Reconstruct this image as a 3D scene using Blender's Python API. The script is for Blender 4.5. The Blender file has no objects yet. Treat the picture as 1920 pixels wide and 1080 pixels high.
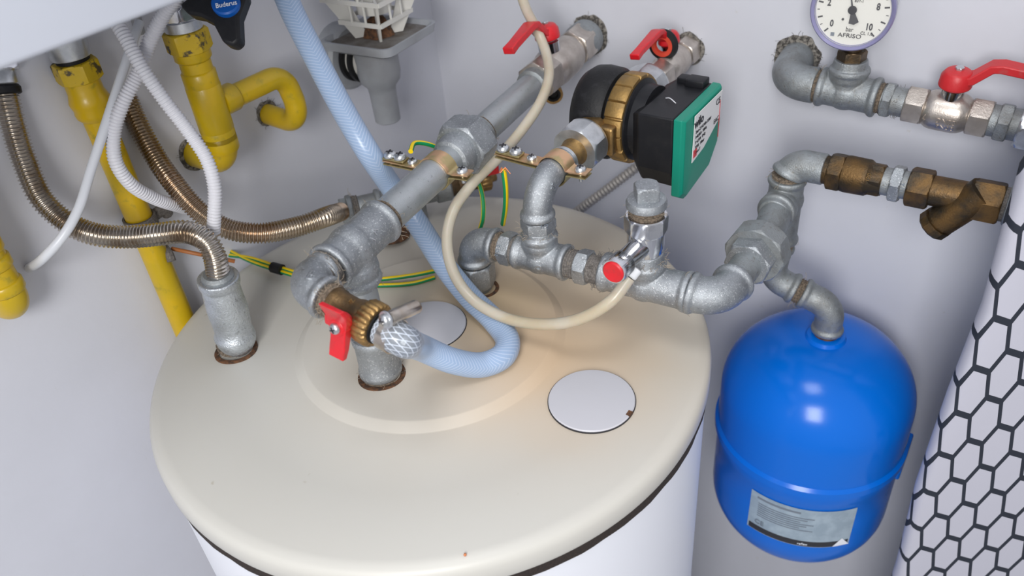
import bpy, bmesh, math, random
import numpy as np
from mathutils import Vector, Matrix
random.seed(4)
S = bpy.context.scene
COL = S.collection
PI = math.pi
def V3(*a): return Vector(a)

# ------------------------------------------------------------------ camera
F_PX = 1518.5
CAM = Vector((0.450922, -0.450922, 0.5122))
def _basis():
    tilt, roll, yaw = 0.639, -0.1047, 0.1356
    fw = Vector((math.sin(yaw)*math.cos(tilt), math.cos(yaw)*math.cos(tilt), -math.sin(tilt)))
    r0 = Vector((math.cos(yaw), -math.sin(yaw), 0)); u0 = r0.cross(fw)
    r = math.cos(roll)*r0 + math.sin(roll)*u0
    u = -math.sin(roll)*r0 + math.cos(roll)*u0
    A = Matrix.Rotation(math.radians(45), 3, 'Z')
    return A@fw, A@r, A@u
FW, RT, UP = _basis()
cd = bpy.data.cameras.new('camera'); cam = bpy.data.objects.new('camera', cd); COL.objects.link(cam)
M = Matrix((RT, UP, -FW)).transposed().to_4x4(); M.translation = CAM
cam.matrix_world = M
cd.sensor_width = 36; cd.lens = 36*F_PX/1920; cd.clip_start = .01
cd.dof.use_dof = True; cd.dof.focus_distance = .745; cd.dof.aperture_fstop = 5.6
S.camera = cam

# ------------------------------------------------------------------ world, lights, exposure
S.view_settings.view_transform = 'Standard'; S.view_settings.look = 'None'
S.view_settings.gamma = 1; S.view_settings.use_curve_mapping = False
S.view_settings.exposure = -0.08
w = bpy.data.worlds.new('world'); S.world = w; w.use_nodes = True
nt = w.node_tree; N = nt.nodes; N.clear()
out = N.new('ShaderNodeOutputWorld'); bg = N.new('ShaderNodeBackground')
tc = N.new('ShaderNodeTexCoord'); dot = N.new('ShaderNodeVectorMath'); dot.operation = 'DOT_PRODUCT'
dot.inputs[1].default_value = Vector((0.62, -0.55, 0.55)).normalized()
rp = N.new('ShaderNodeValToRGB')
rp.color_ramp.elements[0].position = 0.0; rp.color_ramp.elements[0].color = (.20, .215, .26, 1)
rp.color_ramp.elements[1].position = 0.95; rp.color_ramp.elements[1].color = (1.0, 1.0, 1.03, 1)
e = rp.color_ramp.elements.new(.45); e.color = (.36, .375, .42, 1)
nt.links.new(tc.outputs['Generated'], dot.inputs[0])
mr = N.new('ShaderNodeMapRange'); mr.inputs[1].default_value = -1; mr.inputs[2].default_value = 1
nt.links.new(dot.outputs['Value'], mr.inputs[0]); nt.links.new(mr.outputs[0], rp.inputs[0])
nt.links.new(rp.outputs[0], bg.inputs[0]); bg.inputs[1].default_value = .62
nt.links.new(bg.outputs[0], out.inputs[0])
def area(name, loc, target, size, energy, col, sy=None):
    l = bpy.data.lights.new(name, 'AREA'); l.size = size; l.energy = energy; l.color = col
    if sy: l.shape = 'RECTANGLE'; l.size_y = sy
    o = bpy.data.objects.new(name, l); COL.objects.link(o); o.location = loc
    o.rotation_euler = (Vector(target)-Vector(loc)).to_track_quat('-Z', 'Y').to_euler()
    return o
area('window_light', (.72, -1.32, .80), (.1, .1, 0), .5, 22.5, (1, .985, .97), .7)
area('ceiling_lamp_light', (.35, -.5, 1.75), (.1, 0, 0), .5, 8, (.97, .98, 1))

# ------------------------------------------------------------------ helper: pixel + plane -> world point
def ray(x, y): return FW + RT*((x-960)/F_PX) - UP*((y-540)/F_PX)
def at(x, y, X=None, Y=None, Z=None, d=None):
    r = ray(x, y)
    if X is not None: t = (X-CAM.x)/r.x
    elif Y is not None: t = (Y-CAM.y)/r.y
    elif Z is not None: t = (Z-CAM.z)/r.z
    else: t = d
    return CAM + r*t

# ------------------------------------------------------------------ materials
def mat(name, col, rough=.5, metal=0.0, noise=None, bump=None, var=None, spec=None, coat=None, trans=None, alpha=None, sss=None):
    """noise=(scale, colour2, lo, hi) mixes a second colour; bump=(scale, strength); var=(scale, rough_lo, rough_hi)"""
    m = bpy.data.materials.new(name); m.use_nodes = True
    t = m.node_tree; b = t.nodes['Principled BSDF']; n = t.nodes; L = t.links
    b.inputs['Base Color'].default_value = (*col, 1); b.inputs['Roughness'].default_value = rough
    b.inputs['Metallic'].default_value = metal
    if spec is not None: b.inputs['Specular IOR Level'].default_value = spec
    if coat is not None: b.inputs['Coat Weight'].default_value = coat; b.inputs['Coat Roughness'].default_value = .08
    if trans: b.inputs['Transmission Weight'].default_value = trans
    if alpha is not None: b.inputs['Alpha'].default_value = alpha
    if sss: b.inputs['Subsurface Weight'].default_value = sss; b.inputs['Subsurface Scale'].default_value = .004
    c = n.new('ShaderNodeTexCoord')
    def nz(scale, detail=5, rgh=.6):
        x = n.new('ShaderNodeTexNoise'); x.inputs['Scale'].default_value = scale
        x.inputs['Detail'].default_value = detail; x.inputs['Roughness'].default_value = rgh
        L.new(c.outputs['Object'], x.inputs['Vector']); return x
    last = None
    for k in (noise if isinstance(noise, list) else [noise] if noise else []):
        x = nz(k[0]); r = n.new('ShaderNodeMapRange'); r.inputs[1].default_value = k[2]; r.inputs[2].default_value = k[3]
        L.new(x.outputs['Fac'], r.inputs[0])
        mx = n.new('ShaderNodeMix'); mx.data_type = 'RGBA'
        if last: L.new(last, mx.inputs[6])
        else: mx.inputs[6].default_value = (*col, 1)
        mx.inputs[7].default_value = (*k[1], 1); L.new(r.outputs[0], mx.inputs[0]); last = mx.outputs[2]
    if last: L.new(last, b.inputs['Base Color'])
    if var:
        x = nz(var[0]); r = n.new('ShaderNodeMapRange'); r.inputs[1].default_value = .35; r.inputs[2].default_value = .65
        r.inputs[3].default_value = var[1]; r.inputs[4].default_value = var[2]
        L.new(x.outputs['Fac'], r.inputs[0]); L.new(r.outputs[0], b.inputs['Roughness'])
    if bump:
        x = nz(bump[0], 4); bp = n.new('ShaderNodeBump'); bp.inputs['Strength'].default_value = bump[1]
        bp.inputs['Distance'].default_value = .001
        L.new(x.outputs['Fac'], bp.inputs['Height']); L.new(bp.outputs[0], b.inputs['Normal'])
    m['bsdf'] = b.name
    return m
def mix_node(t, fac, a, b):
    mx = t.nodes.new('ShaderNodeMix'); mx.data_type = 'RGBA'
    for s, v in ((0, fac), (6, a), (7, b)):
        if isinstance(v, bpy.types.NodeSocket): t.links.new(v, mx.inputs[s])
        elif s == 0: mx.inputs[0].default_value = v
        else: mx.inputs[s].default_value = (*v, 1)
    return mx.outputs[2]
def math_node(t, op, a, b=None, c=None, clamp=False):
    x = t.nodes.new('ShaderNodeMath'); x.operation = op; x.use_clamp = clamp
    for i, v in enumerate((a, b, c)):
        if v is None: continue
        if isinstance(v, bpy.types.NodeSocket): t.links.new(v, x.inputs[i])
        else: x.inputs[i].default_value = v
    return x.outputs[0]

GALV = mat('galvanised_iron', (.39, .415, .44), .42, .82, [(45, (.30, .32, .34), .42, .66), (300, (.24, .25, .27), .56, .70), (600, (.68, .70, .72), .56, .68)], (1200, .5), (160, .33, .5))
GALV2 = mat('galvanised_pipe', (.48, .505, .52), .4, .8, [(40, (.44, .47, .48), .42, .62), (260, (.25, .26, .27), .62, .72)], (900, .35), (120, .3, .5))
GALVS = mat('shiny_galvanised_iron', (.60, .64, .68), .3, .85, [(45, (.46, .49, .52), .42, .66), (240, (.34, .36, .38), .58, .70)], (500, .8), (120, .22, .42))
GALVD = mat('dusty_galvanised_iron', (.33, .355, .37), .48, .7, [(50, (.27, .28, .28), .42, .66), (300, (.22, .21, .19), .58, .72)], (800, .5), (160, .4, .65))
ZINC = mat('bright_zinc', (.66, .68, .70), .3, .9, (90, (.5, .52, .54), .4, .7), (900, .15))
CHROME = mat('chrome', (.72, .73, .76), .14, 1.0, (60, (.5, .5, .53), .5, .7))
STEEL = mat('stainless_steel', (.58, .54, .49), .22, 1.0, (40, (.40, .33, .26), .45, .65))
STEELD = mat('dark_stainless_steel', (.50, .42, .33), .25, 1.0, (9, (.36, .22, .13), .50, .68))
NICKEL = mat('nickel_plated_brass', (.60, .55, .50), .34, .85, (50, (.45, .40, .36), .4, .65), (600, .2))
BRONZE2 = mat('grimy_bronze', (.15, .085, .03), .42, .7, [(40, (.05, .038, .025), .38, .58)], (500, .4))
BRASS = mat('brass', (.38, .235, .09), .38, .85, (70, (.20, .13, .06), .42, .65), (500, .3))
BRONZE = mat('dull_bronze', (.19, .115, .05), .42, .7, [(40, (.075, .055, .035), .40, .60)], (500, .4))
BRASSL = mat('worn_brass_ring', (.34, .21, .07), .45, .7, (90, (.25, .16, .06), .42, .62), (500, .3))
COPPERZ = mat('yellow_zinc_plate', (.72, .45, .27), .3, .8, (55, (.50, .40, .20), .45, .6))
GOLDZ = mat('olive_zinc_plate', (.50, .43, .22), .35, .8, (120, (.38, .30, .14), .4, .6))
HEMP = mat('hemp_sealant', (.24, .185, .135), .95, 0, (500, (.10, .08, .06), .4, .6), (700, 1.0))
HAIR = mat('hemp_fibre', (.30, .25, .19), .9)
DUST = mat('grey_lint', (.22, .20, .185), 1.0, 0, (600, (.12, .11, .10), .4, .6), (900, 1.0))
RUST = mat('rusty_sleeve', (.16, .07, .03), .85, 0, (200, (.05, .03, .02), .4, .6), (400, .8))
YEL = mat('yellow_gas_paint', (.62, .395, .003), .34, 0, [(14, (.52, .36, .006), .4, .6), (60, (.30, .25, .02), .60, .74)], (90, .25), coat=.1)
YELD = mat('chipped_yellow_paint', (.55, .37, .005), .45, 0, [(70, (.07, .05, .015), .54, .60)], (150, .5))
RED = mat('red_plastic', (.62, .012, .02), .33, 0, (120, (.50, .02, .025), .5, .65))
REDD = mat('dusty_red_paint', (.55, .02, .025), .42, 0, (90, (.45, .06, .06), .55, .7), (300, .2))
BLACKR = mat('black_rubber', (.009, .009, .010), .5, 0, (120, (.022, .022, .025), .55, .75), (500, .3), spec=.3)
BLACKP = mat('black_plastic', (.010, .0105, .013), .45, 0, (80, (.016, .016, .018), .5, .7), (1500, .12), spec=.3)
TEAL = mat('green_plastic', (.0, .235, .155), .4, 0)
WHITEP = mat('white_plastic', (.70, .71, .74), .38, 0)
CASING = mat('white_enamel_casing', (.60, .63, .70), .35, 0)
JACKET = mat('white_tank_jacket', (.80, .82, .88), .45, 0)
CABLE = mat('white_cable_sheath', (.66, .68, .72), .35, 0)
CONDUIT = mat('white_conduit', (.66, .66, .70), .42, 0)
GREYP = mat('grey_drain_plastic', (.36, .38, .41), .45, 0, (15, (.30, .31, .33), .4, .6))
GREYD = mat('dirty_grey_plastic', (.20, .19, .18), .7, 0, (40, (.10, .08, .06), .4, .65))
IVORY = mat('off_white_plastic', (.68, .67, .63), .4, 0)
BLUE = mat('blue_gloss_paint', (.0, .135, .62), .2, 0, None, (300, .03), spec=.35)
BADGE = mat('blue_badge', (.0, .10, .45), .35)
PAPER = mat('silvery_label_paper', (.38, .47, .54), .4, .2, (60, (.30, .38, .45), .4, .6))
LABELW = mat('white_label_paper', (.75, .75, .75), .4)
INK = mat('dark_ink', (.02, .02, .025), .5)
GREYINK = mat('grey_ink', (.16, .19, .23), .5)
WHITEINK = mat('white_ink', (.78, .8, .85), .5)
DIAL = mat('gauge_dial', (.74, .73, .67), .5)
LAVR = mat('violet_tinted_clear_rim', (.26, .25, .42), .2, .15)
FOAM = mat('dark_foam_gasket', (.018, .015, .013), .95, 0, (900, (.04, .025, .02), .4, .6), (900, .8))
CAPW = mat('white_cap', (.54, .54, .58), .42)
TUBE = mat('milky_silicone_tube', (.60, .55, .45), .3, 0, (20, (.56, .48, .34), .45, .65), trans=.15, sss=.2)
NUTW = mat('white_nylon', (.75, .77, .80), .4)
COPPER = mat('bare_copper_strands', (.75, .25, .10), .35, .8)
PLASTER = mat('crumbled_plaster', (.27, .25, .22), 1, 0, (300, (.06, .055, .05), .42, .58), (600, 1))

def wall_mat(name):
    m = mat(name, (.63, .64, .695), .75, 0, [(3.0, (.59, .60, .65), .4, .65), (70, (.56, .56, .57), .70, .76)], (55, .25))
    return m
WALL = wall_mat('white_wall_paint')
FLOORM = mat('grey_floor', (.45, .46, .50), .7, 0, (8, (.38, .39, .42), .4, .6))

def lid_mat():
    m = mat('cream_lid_plastic', (.60, .58, .53), .42, 0)
    t = m.node_tree; b = t.nodes['Principled BSDF']; c = t.nodes.new('ShaderNodeTexCoord')
    def spot(x, y, r, soft, sx=1):
        mp = t.nodes.new('ShaderNodeMapping'); mp.inputs['Location'].default_value = (-x, -y, 0)
        t.links.new(c.outputs['Object'], mp.inputs['Vector'])
        nz = t.nodes.new('ShaderNodeTexNoise'); nz.inputs['Scale'].default_value = 9; t.links.new(c.outputs['Object'], nz.inputs['Vector'])
        ln = t.nodes.new('ShaderNodeVectorMath'); ln.operation = 'LENGTH'; t.links.new(mp.outputs[0], ln.inputs[0])
        d = math_node(t, 'ADD', ln.outputs['Value'], math_node(t, 'MULTIPLY', nz.outputs['Fac'], .05))
        mr = t.nodes.new('ShaderNodeMapRange'); mr.interpolation_type = 'SMOOTHSTEP'
        mr.inputs[1].default_value = r; mr.inputs[2].default_value = r+soft
        mr.inputs[3].default_value = 1; mr.inputs[4].default_value = 0
        t.links.new(d, mr.inputs[0]); return mr.outputs[0]
    c1 = mix_node(t, spot(.07, .08, .02, .30), (.555, .545, .505), (.56, .455, .33))
    c2 = mix_node(t, math_node(t, 'MULTIPLY', spot(.125, .02, .02, .15), .6), c1, (.66, .46, .28))
    c3 = mix_node(t, math_node(t, 'MULTIPLY', spot(.02, .075, .015, .10), .5), c2, (.60, .42, .20))
    nz = t.nodes.new('ShaderNodeTexNoise'); nz.inputs['Scale'].default_value = 60; t.links.new(c.outputs['Object'], nz.inputs['Vector'])
    mr = t.nodes.new('ShaderNodeMapRange'); mr.inputs[1].default_value = .76; mr.inputs[2].default_value = .80
    t.links.new(nz.outputs['Fac'], mr.inputs[0])
    c4 = mix_node(t, math_node(t, 'MULTIPLY', mr.outputs[0], .5), c3, (.35, .30, .22))
    t.links.new(c4, b.inputs['Base Color'])
    return m
LID = lid_mat()

def braid_mat():
    m = mat('braided_pvc_hose', (.42, .55, .74), .28, 0)
    t = m.node_tree; b = t.nodes['Principled BSDF']; uv = t.nodes.new('ShaderNodeUVMap'); sp = t.nodes.new('ShaderNodeSeparateXYZ')
    t.links.new(uv.outputs[0], sp.inputs[0]); u, v = sp.outputs[0], sp.outputs[1]
    def line(sgn, n, k, wd):
        x = math_node(t, 'ADD', math_node(t, 'MULTIPLY', u, n), math_node(t, 'MULTIPLY', v, sgn*k))
        fr = math_node(t, 'FRACT', x); d = math_node(t, 'ABSOLUTE', math_node(t, 'SUBTRACT', fr, .5))
        return math_node(t, 'LESS_THAN', d, wd)
    near = t.nodes.new('ShaderNodeMapRange'); near.interpolation_type = 'SMOOTHSTEP'
    near.inputs[1].default_value = .012; near.inputs[2].default_value = .05; t.links.new(v, near.inputs[0])
    a = line(1, 16, 225, .075); c = line(-1, 16, 225, .075)
    gx = math_node(t, 'MAXIMUM', a, c)
    tri = math_node(t, 'ABSOLUTE', math_node(t, 'SUBTRACT', math_node(t, 'FRACT', math_node(t, 'ADD', math_node(t, 'MULTIPLY', u, 2), .3)), .5))
    ch = math_node(t, 'LESS_THAN', math_node(t, 'FRACT', math_node(t, 'ADD', math_node(t, 'MULTIPLY', v, 290), math_node(t, 'MULTIPLY', tri, 8.0))), .28)
    far = t.nodes.new('ShaderNodeMapRange'); far.interpolation_type = 'SMOOTHSTEP'
    far.inputs[1].default_value = .09; far.inputs[2].default_value = .15; t.links.new(v, far.inputs[0])
    g = math_node(t, 'ADD', math_node(t, 'MULTIPLY', gx, math_node(t, 'SUBTRACT', 1, far.outputs[0])), math_node(t, 'MULTIPLY', math_node(t, 'MULTIPLY', ch, .45), far.outputs[0]))
    base = mix_node(t, near.outputs[0], (.46, .50, .56), (.33, .45, .65))
    t.links.new(mix_node(t, math_node(t, 'MULTIPLY', g, .7), base, (.72, .79, .90)), b.inputs['Base Color'])
    al = math_node(t, 'MULTIPLY_ADD', near.outputs[0], .52, .40)
    t.links.new(math_node(t, 'MAXIMUM', al, math_node(t, 'MULTIPLY', g, .95)), b.inputs['Alpha'])
    return m
BRAID = braid_mat()

def wire_mat():
    m = mat('green_yellow_sheath', (.0, .22, .06), .4, 0)
    t = m.node_tree; b = t.nodes['Principled BSDF']; uv = t.nodes.new('ShaderNodeUVMap'); sp = t.nodes.new('ShaderNodeSeparateXYZ')
    t.links.new(uv.outputs[0], sp.inputs[0])
    x = math_node(t, 'FRACT', math_node(t, 'ADD', math_node(t, 'MULTIPLY', sp.outputs[0], 2), .15))
    t.links.new(mix_node(t, math_node(t, 'LESS_THAN', x, .45), (.0, .22, .07), (.78, .55, .0)), b.inputs['Base Color'])
    return m
WIRE = wire_mat()

# ------------------------------------------------------------------ mesh helpers
def frame(d, ref=None):
    d = Vector(d).normalized()
    ref = Vector(ref) if ref is not None else (Vector((0, 0, 1)) if abs(d.z) < .9 else Vector((1, 0, 0)))
    a = (ref - d*ref.dot(d)).normalized(); b = d.cross(a)
    return d, a, b
def catmull(pts, step=.004):
    P = [Vector(p) for p in pts]; P = [2*P[0]-P[1]] + P + [2*P[-1]-P[-2]]
    o = []
    for i in range(1, len(P)-2):
        p0, p1, p2, p3 = P[i-1:i+3]; n = max(2, int((p2-p1).length/step))
        def T(t, a, b): return t + max((b-a).length, 1e-6)**.5
        t0 = 0; t1 = T(t0, p0, p1); t2 = T(t1, p1, p2); t3 = T(t2, p2, p3)
        for k in range(n):
            t = t1 + (t2-t1)*k/n
            A1 = p0*((t1-t)/(t1-t0)) + p1*((t-t0)/(t1-t0)); A2 = p1*((t2-t)/(t2-t1)) + p2*((t-t1)/(t2-t1)); A3 = p2*((t3-t)/(t3-t2)) + p3*((t-t2)/(t3-t2))
            B1 = A1*((t2-t)/(t2-t0)) + A2*((t-t0)/(t2-t0)); B2 = A2*((t3-t)/(t3-t1)) + A3*((t-t1)/(t3-t1))
            o.append(B1*((t2-t)/(t2-t1)) + B2*((t-t1)/(t2-t1)))
    o.append(P[-2]); return o
def resample(pts, step):
    L = [0]
    for a, b in zip(pts, pts[1:]): L.append(L[-1] + (b-a).length)
    n = max(2, int(L[-1]/step)); o = []; j = 0
    for k in range(n+1):
        s = L[-1]*k/n
        while j < len(L)-2 and L[j+1] < s: j += 1
        f = (s-L[j])/max(L[j+1]-L[j], 1e-9); o.append(pts[j].lerp(pts[j+1], min(1, f)))
    return o
class MB:
    def __init__(s): s.bm = bmesh.new(); s.uv = s.bm.loops.layers.uv.new('UVMap')
    def grid(s, rings, close=True, caps=(True, True), uvs=None):
        R = [[s.bm.verts.new(p) for p in r] for r in rings]; n = len(R[0])
        for i in range(len(R)-1):
            for j in range(n if close else n-1):
                k = (j+1) % n
                try: f = s.bm.faces.new((R[i][j], R[i][k], R[i+1][k], R[i+1][j]))
                except ValueError: continue
                if uvs:
                    for l, (uu, vv) in zip(f.loops, ((j/n, uvs[i]), ((j+1)/n, uvs[i]), ((j+1)/n, uvs[i+1]), (j/n, uvs[i+1]))): l[s.uv].uv = (uu, vv)
        if close and caps[0]: s.bm.faces.new(list(reversed(R[0])))
        if close and caps[1]: s.bm.faces.new(R[-1])
        return s
    def lathe(s, p, d, prof, n=40, rf=None, ref=None, caps=(True, True)):
        """prof = [(radius, distance along d)]; rf(theta, r, t) may reshape the radius"""
        d, a, b = frame(d, ref); p = Vector(p); rings = []
        for r, t in prof:
            r = max(r, 1e-5)
            rings.append([p + d*t + (a*math.cos(q) + b*math.sin(q))*(rf(q, r, t) if rf else r) for q in [2*PI*k/n for k in range(n)]])
        return s.grid(rings, caps=caps)
    def cyl(s, p0, p1, r, r1=None, n=36, bev=0):
        p0, p1 = Vector(p0), Vector(p1); L = (p1-p0).length; r1 = r if r1 is None else r1
        pf = [(r, 0), (r1, L)] if not bev else [(r-bev, 0), (r, bev), (r1, L-bev), (r1-bev, L)]
        return s.lathe(p0, p1-p0, pf, n)
    def hexn(s, p0, p1, af, sides=6, ref=None, ch=.0, rc=None):
        """polygonal nut between p0 and p1; af = across-flats radius, chamfered by a cone"""
        p0, p1 = Vector(p0), Vector(p1); L = (p1-p0).length; k = 2*PI/sides; rc = rc or af/math.cos(k/2)*1.01
        if ch <= 0: ch = .15*L
        steps = [0, ch*.33, ch*.66, ch, L-ch, L-ch*.66, L-ch*.33, L]
        def lim(t): return af*.985 + (rc-af*.985)*min(1, min(t, L-t)/ch)**.7
        return s.lathe(p0, p1-p0, [(af, t) for t in steps], 12*sides if sides > 4 else 64, ref=ref,
                       rf=lambda q, r, t: min(af/math.cos((q % k)-k/2), lim(t)))
    def tube(s, pts, r, n=16, step=.004, smooth=True, caps=(True, True), squash=None):
        P = catmull(pts, step) if smooth else [Vector(p) for p in pts]
        P = resample(P, step); rings = []; vs = []; d0 = (P[1]-P[0]).normalized(); _, a, b = frame(d0); acc = 0
        for i, p in enumerate(P):
            d = (P[min(i+1, len(P)-1)]-P[max(i-1, 0)]).normalized(); q = d0.rotation_difference(d); a = q@a; b = d.cross(a).normalized(); a = b.cross(d).normalized(); d0 = d
            if i: acc += (p-P[i-1]).length
            rr = r(acc) if callable(r) else r; vs.append(acc)
            rings.append([p + (a*math.cos(t) + b*math.sin(t))*rr for t in [2*PI*k/n for k in range(n)]])
        return s.grid(rings, caps=caps, uvs=vs)
    def box(s, c, sx, sy, sz, ax=(1, 0, 0), ay=(0, 1, 0), bev=0):
        ax = Vector(ax).normalized(); ay = Vector(ay); ay = (ay-ax*ax.dot(ay)).normalized(); az = ax.cross(ay); c = Vector(c)
        t = bmesh.new(); bmesh.ops.create_cube(t, size=1)
        for v in t.verts: v.co = Vector((v.co.x*sx, v.co.y*sy, v.co.z*sz))
        if bev: bmesh.ops.bevel(t, geom=t.edges[:], offset=bev, segments=3, affect='EDGES', profile=.5)
        mp = {v: s.bm.verts.new(c + ax*v.co.x + ay*v.co.y + az*v.co.z) for v in t.verts}
        for f in t.faces: s.bm.faces.new([mp[v] for v in f.verts])
        t.free(); return s
    def prism(s, poly, off):
        """closed polygon (list of points) extruded by vector off"""
        off = Vector(off); A = [s.bm.verts.new(p) for p in poly]; B = [s.bm.verts.new(Vector(p)+off) for p in poly]; n = len(A)
        s.bm.faces.new(list(reversed(A))); s.bm.faces.new(B)
        for i in range(n): s.bm.faces.new((A[i], A[(i+1) % n], B[(i+1) % n], B[i]))
        return s
    def sphere(s, c, r, n=24):
        return s.lathe(Vector(c)-Vector((0, 0, r)), (0, 0, 1), [(r*math.sin(PI*k/12), r-r*math.cos(PI*k/12)) for k in range(13)], n)
    def build(s, name, m, parent=None, smooth=35, remesh=None, sm=8, bevel=None):
        bm = s.bm; bmesh.ops.recalc_face_normals(bm, faces=bm.faces[:])
        me = bpy.data.meshes.new(name); bm.to_mesh(me); bm.free()
        me.materials.append(m); me.shade_smooth()
        o = bpy.data.objects.new(name, me); COL.objects.link(o)
        if parent is not None: o.parent = parent; o.matrix_parent_inverse = parent.matrix_world.inverted()
        if remesh:
            r = o.modifiers.new('r', 'REMESH'); r.mode = 'VOXEL'; r.voxel_size = remesh; r.use_smooth_shade = True
            q = o.modifiers.new('s', 'SMOOTH'); q.factor = .5; q.iterations = sm
        else:
            me.set_sharp_from_angle(angle=math.radians(smooth))
        if bevel:
            q = o.modifiers.new('b', 'BEVEL'); q.width = bevel; q.segments = 3; q.limit_method = 'ANGLE'; q.angle_limit = math.radians(35)
        return o
def tag(o, label, cat, group=None, kind=None):
    o['label'] = label; o['category'] = cat
    if group: o['group'] = group
    if kind: o['kind'] = kind
    return o
def thing(name, loc, label, cat, group=None):
    o = bpy.data.objects.new(name, None); COL.objects.link(o); o.empty_display_size = .01
    o.location = loc; o.matrix_world = Matrix.Translation(loc)
    return tag(o, label, cat, group)
def struct(o): o['kind'] = 'structure'; return o
def text(s, pos, xdir, ydir, size, m, parent, name='lettering', depth=.0003, bold=0, align='CENTER', sx=1):
    c = bpy.data.curves.new('t', 'FONT'); c.body = s; c.size = size; c.extrude = depth; c.align_x = align; c.align_y = 'CENTER'; c.offset = bold; c.resolution_u = 3
    t = bpy.data.objects.new('t', c); COL.objects.link(t); dg = bpy.context.evaluated_depsgraph_get()
    me = bpy.data.meshes.new_from_object(t.evaluated_get(dg)); bpy.data.objects.remove(t)
    x = Vector(xdir).normalized(); y = Vector(ydir); y = (y-x*x.dot(y)).normalized(); z = x.cross(y)
    mw = Matrix((x*sx, y, z)).transposed().to_4x4(); mw.translation = Vector(pos); me.transform(mw)
    me.materials.clear(); me.materials.append(m)
    o = bpy.data.objects.new(name, me); COL.objects.link(o)
    if parent is not None: o.parent = parent; o.matrix_parent_inverse = parent.matrix_world.inverted()
    return o
def fuzz(p, r, parent, n=14, m=HAIR, ln=.012, axis=(0, 0, 1), name='hemp_fibres'):
    b = MB(); d, a, c = frame(axis)
    for i in range(n):
        q = random.uniform(0, 2*PI); o = Vector(p) + (a*math.cos(q)+c*math.sin(q))*r + d*random.uniform(-.003, .003)
        out = (a*math.cos(q)+c*math.sin(q)); pts = [o]
        for k in range(3): pts.append(pts[-1] + (out*random.uniform(.1, .6) + d*random.uniform(-.7, .7) + (a*random.uniform(-1, 1) + c*random.uniform(-1, 1))*.6)*ln/3)
        b.tube(pts, .00018, n=4, step=.002)
    return b.build(name, m, parent)

# fittings -----------------------------------------------------------
def rimprof(r, rim, w=.006): return [(r*.9, 0), (rim-.0012, 0), (rim, .0012), (rim, w-.0015), (rim-.001, w), (r, w+.002)]
def add_rim(b, p, inward, r, rim, w=.006):
    b.lathe(p, inward, rimprof(r, rim, w), 40)
def elbow_path(pa, c, pb, R=None):
    pa, c, pb = Vector(pa), Vector(c), Vector(pb); u = (pa-c).normalized(); v = (pb-c).normalized()
    ang = u.angle(v); R = R or min((pa-c).length, (pb-c).length)*.8
    tl = R/math.tan(ang/2)if ang < PI-.01 else R
    tl = min(tl, (pa-c).length*.95, (pb-c).length*.95); R = tl*math.tan(ang/2)
    ctr = c + (u+v).normalized()*(R/math.sin(ang/2)); A = c+u*tl - ctr; B = c+v*tl - ctr; tot = A.angle(B)
    ax = A.cross(B).normalized(); pts = [pa]
    for k in range(15): pts.append(ctr + Matrix.Rotation(tot*k/14, 3, ax)@A)
    pts.append(pb); return pts
def elbow(name, pa, c, pb, r, rim, label, m=GALV, R=None, rims=(1, 1), cat='pipe elbow', parent=None, w=.006, vox=.0008):
    pa, c, pb = Vector(pa), Vector(c), Vector(pb)
    b = MB(); b.tube(elbow_path(pa, c, pb, R), r, n=36, step=.002, smooth=False)
    if rims[0]: add_rim(b, pa, c-pa, r, rim, w)
    if rims[1]: add_rim(b, pb, c-pb, r, rim, w)
    if parent is not None: return b.build(name, m, parent, remesh=vox)
    t = thing(name, c, label, cat); b.build('body', m, t, remesh=vox); return t
def tee(name, c, arms, r, rim, label, m=GALV, cat='pipe tee', w=.006):
    c = Vector(c); b = MB()
    for e in arms:
        e = Vector(e); b.cyl(c-(e-c).normalized()*r*.3, e, r); add_rim(b, e, c-e, r, rim, w)
    b.sphere(c, r*1.1)
    for e in arms:
        u_ = (Vector(e)-c).normalized(); b.lathe(c, u_, [(r*.85, r*.3), (r*1.06, r*.85), (r*1.09, r*1.1), (r*1.02, r*1.45), (r*.93, r*2.0)], 36) if all(abs(u_.dot((Vector(o)-c).normalized())) < .5 for o in arms if o is not e) else None
    t = thing(name, c, label, cat); b.build('body', m, t, remesh=.0007, sm=12); return t
def thread(p0, p1, r, parent, m=HEMP, fz=True, name='threaded_joint'):
    p0, p1 = Vector(p0), Vector(p1); L = (p1-p0).length; n = max(3, int(L/.0012)); pf = []
    for k in range(n+1): pf.append((r*(1+.035*(1 if k % 2 else -1)), L*k/n))
    o = MB().lathe(p0, p1-p0, pf, 36, rf=lambda q, rr, t: rr*(1+.02*math.sin(5*q+t*900))).build(name, m, parent, 60)
    if fz: fuzz((p0+p1)/2, r, parent, axis=p1-p0)
    return o
def crossscrew(p, up, r, parent, name='screw', m=ZINC):
    d, a, b = frame(up); p = Vector(p)
    o = MB().lathe(p, d, [(r*.5, -.006), (r*.5, 0), (r, 0), (r, r*.35), (r*.85, r*.6), (r*.45, r*.78), (.0002, r*.82)], 28).build(name, m, parent)
    k = MB(); k.box(p+d*r*.74, r*1.1, r*.24, r*.3, a+b*.4, b); k.box(p+d*r*.74, r*.24, r*1.1, r*.3, a+b*.4, b)
    k.build('cross_recess', INK, o); return o

# ------------------------------------------------------------------ the room
YW, XW, ZF = .42, -.30, -.95
b = MB(); b.box((XW+.75+.4, YW+.05, .2), 2.5, .1, 2.3); struct(b.build('wall_back', WALL))
b = MB(); b.box((XW-.05, -.6, .2), .1, 2.2, 2.3); struct(b.build('wall_left', WALL))
b = MB(); b.box((.6, -.4, ZF-.05), 2.4, 2.0, .1); struct(b.build('floor', FLOORM))

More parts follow.
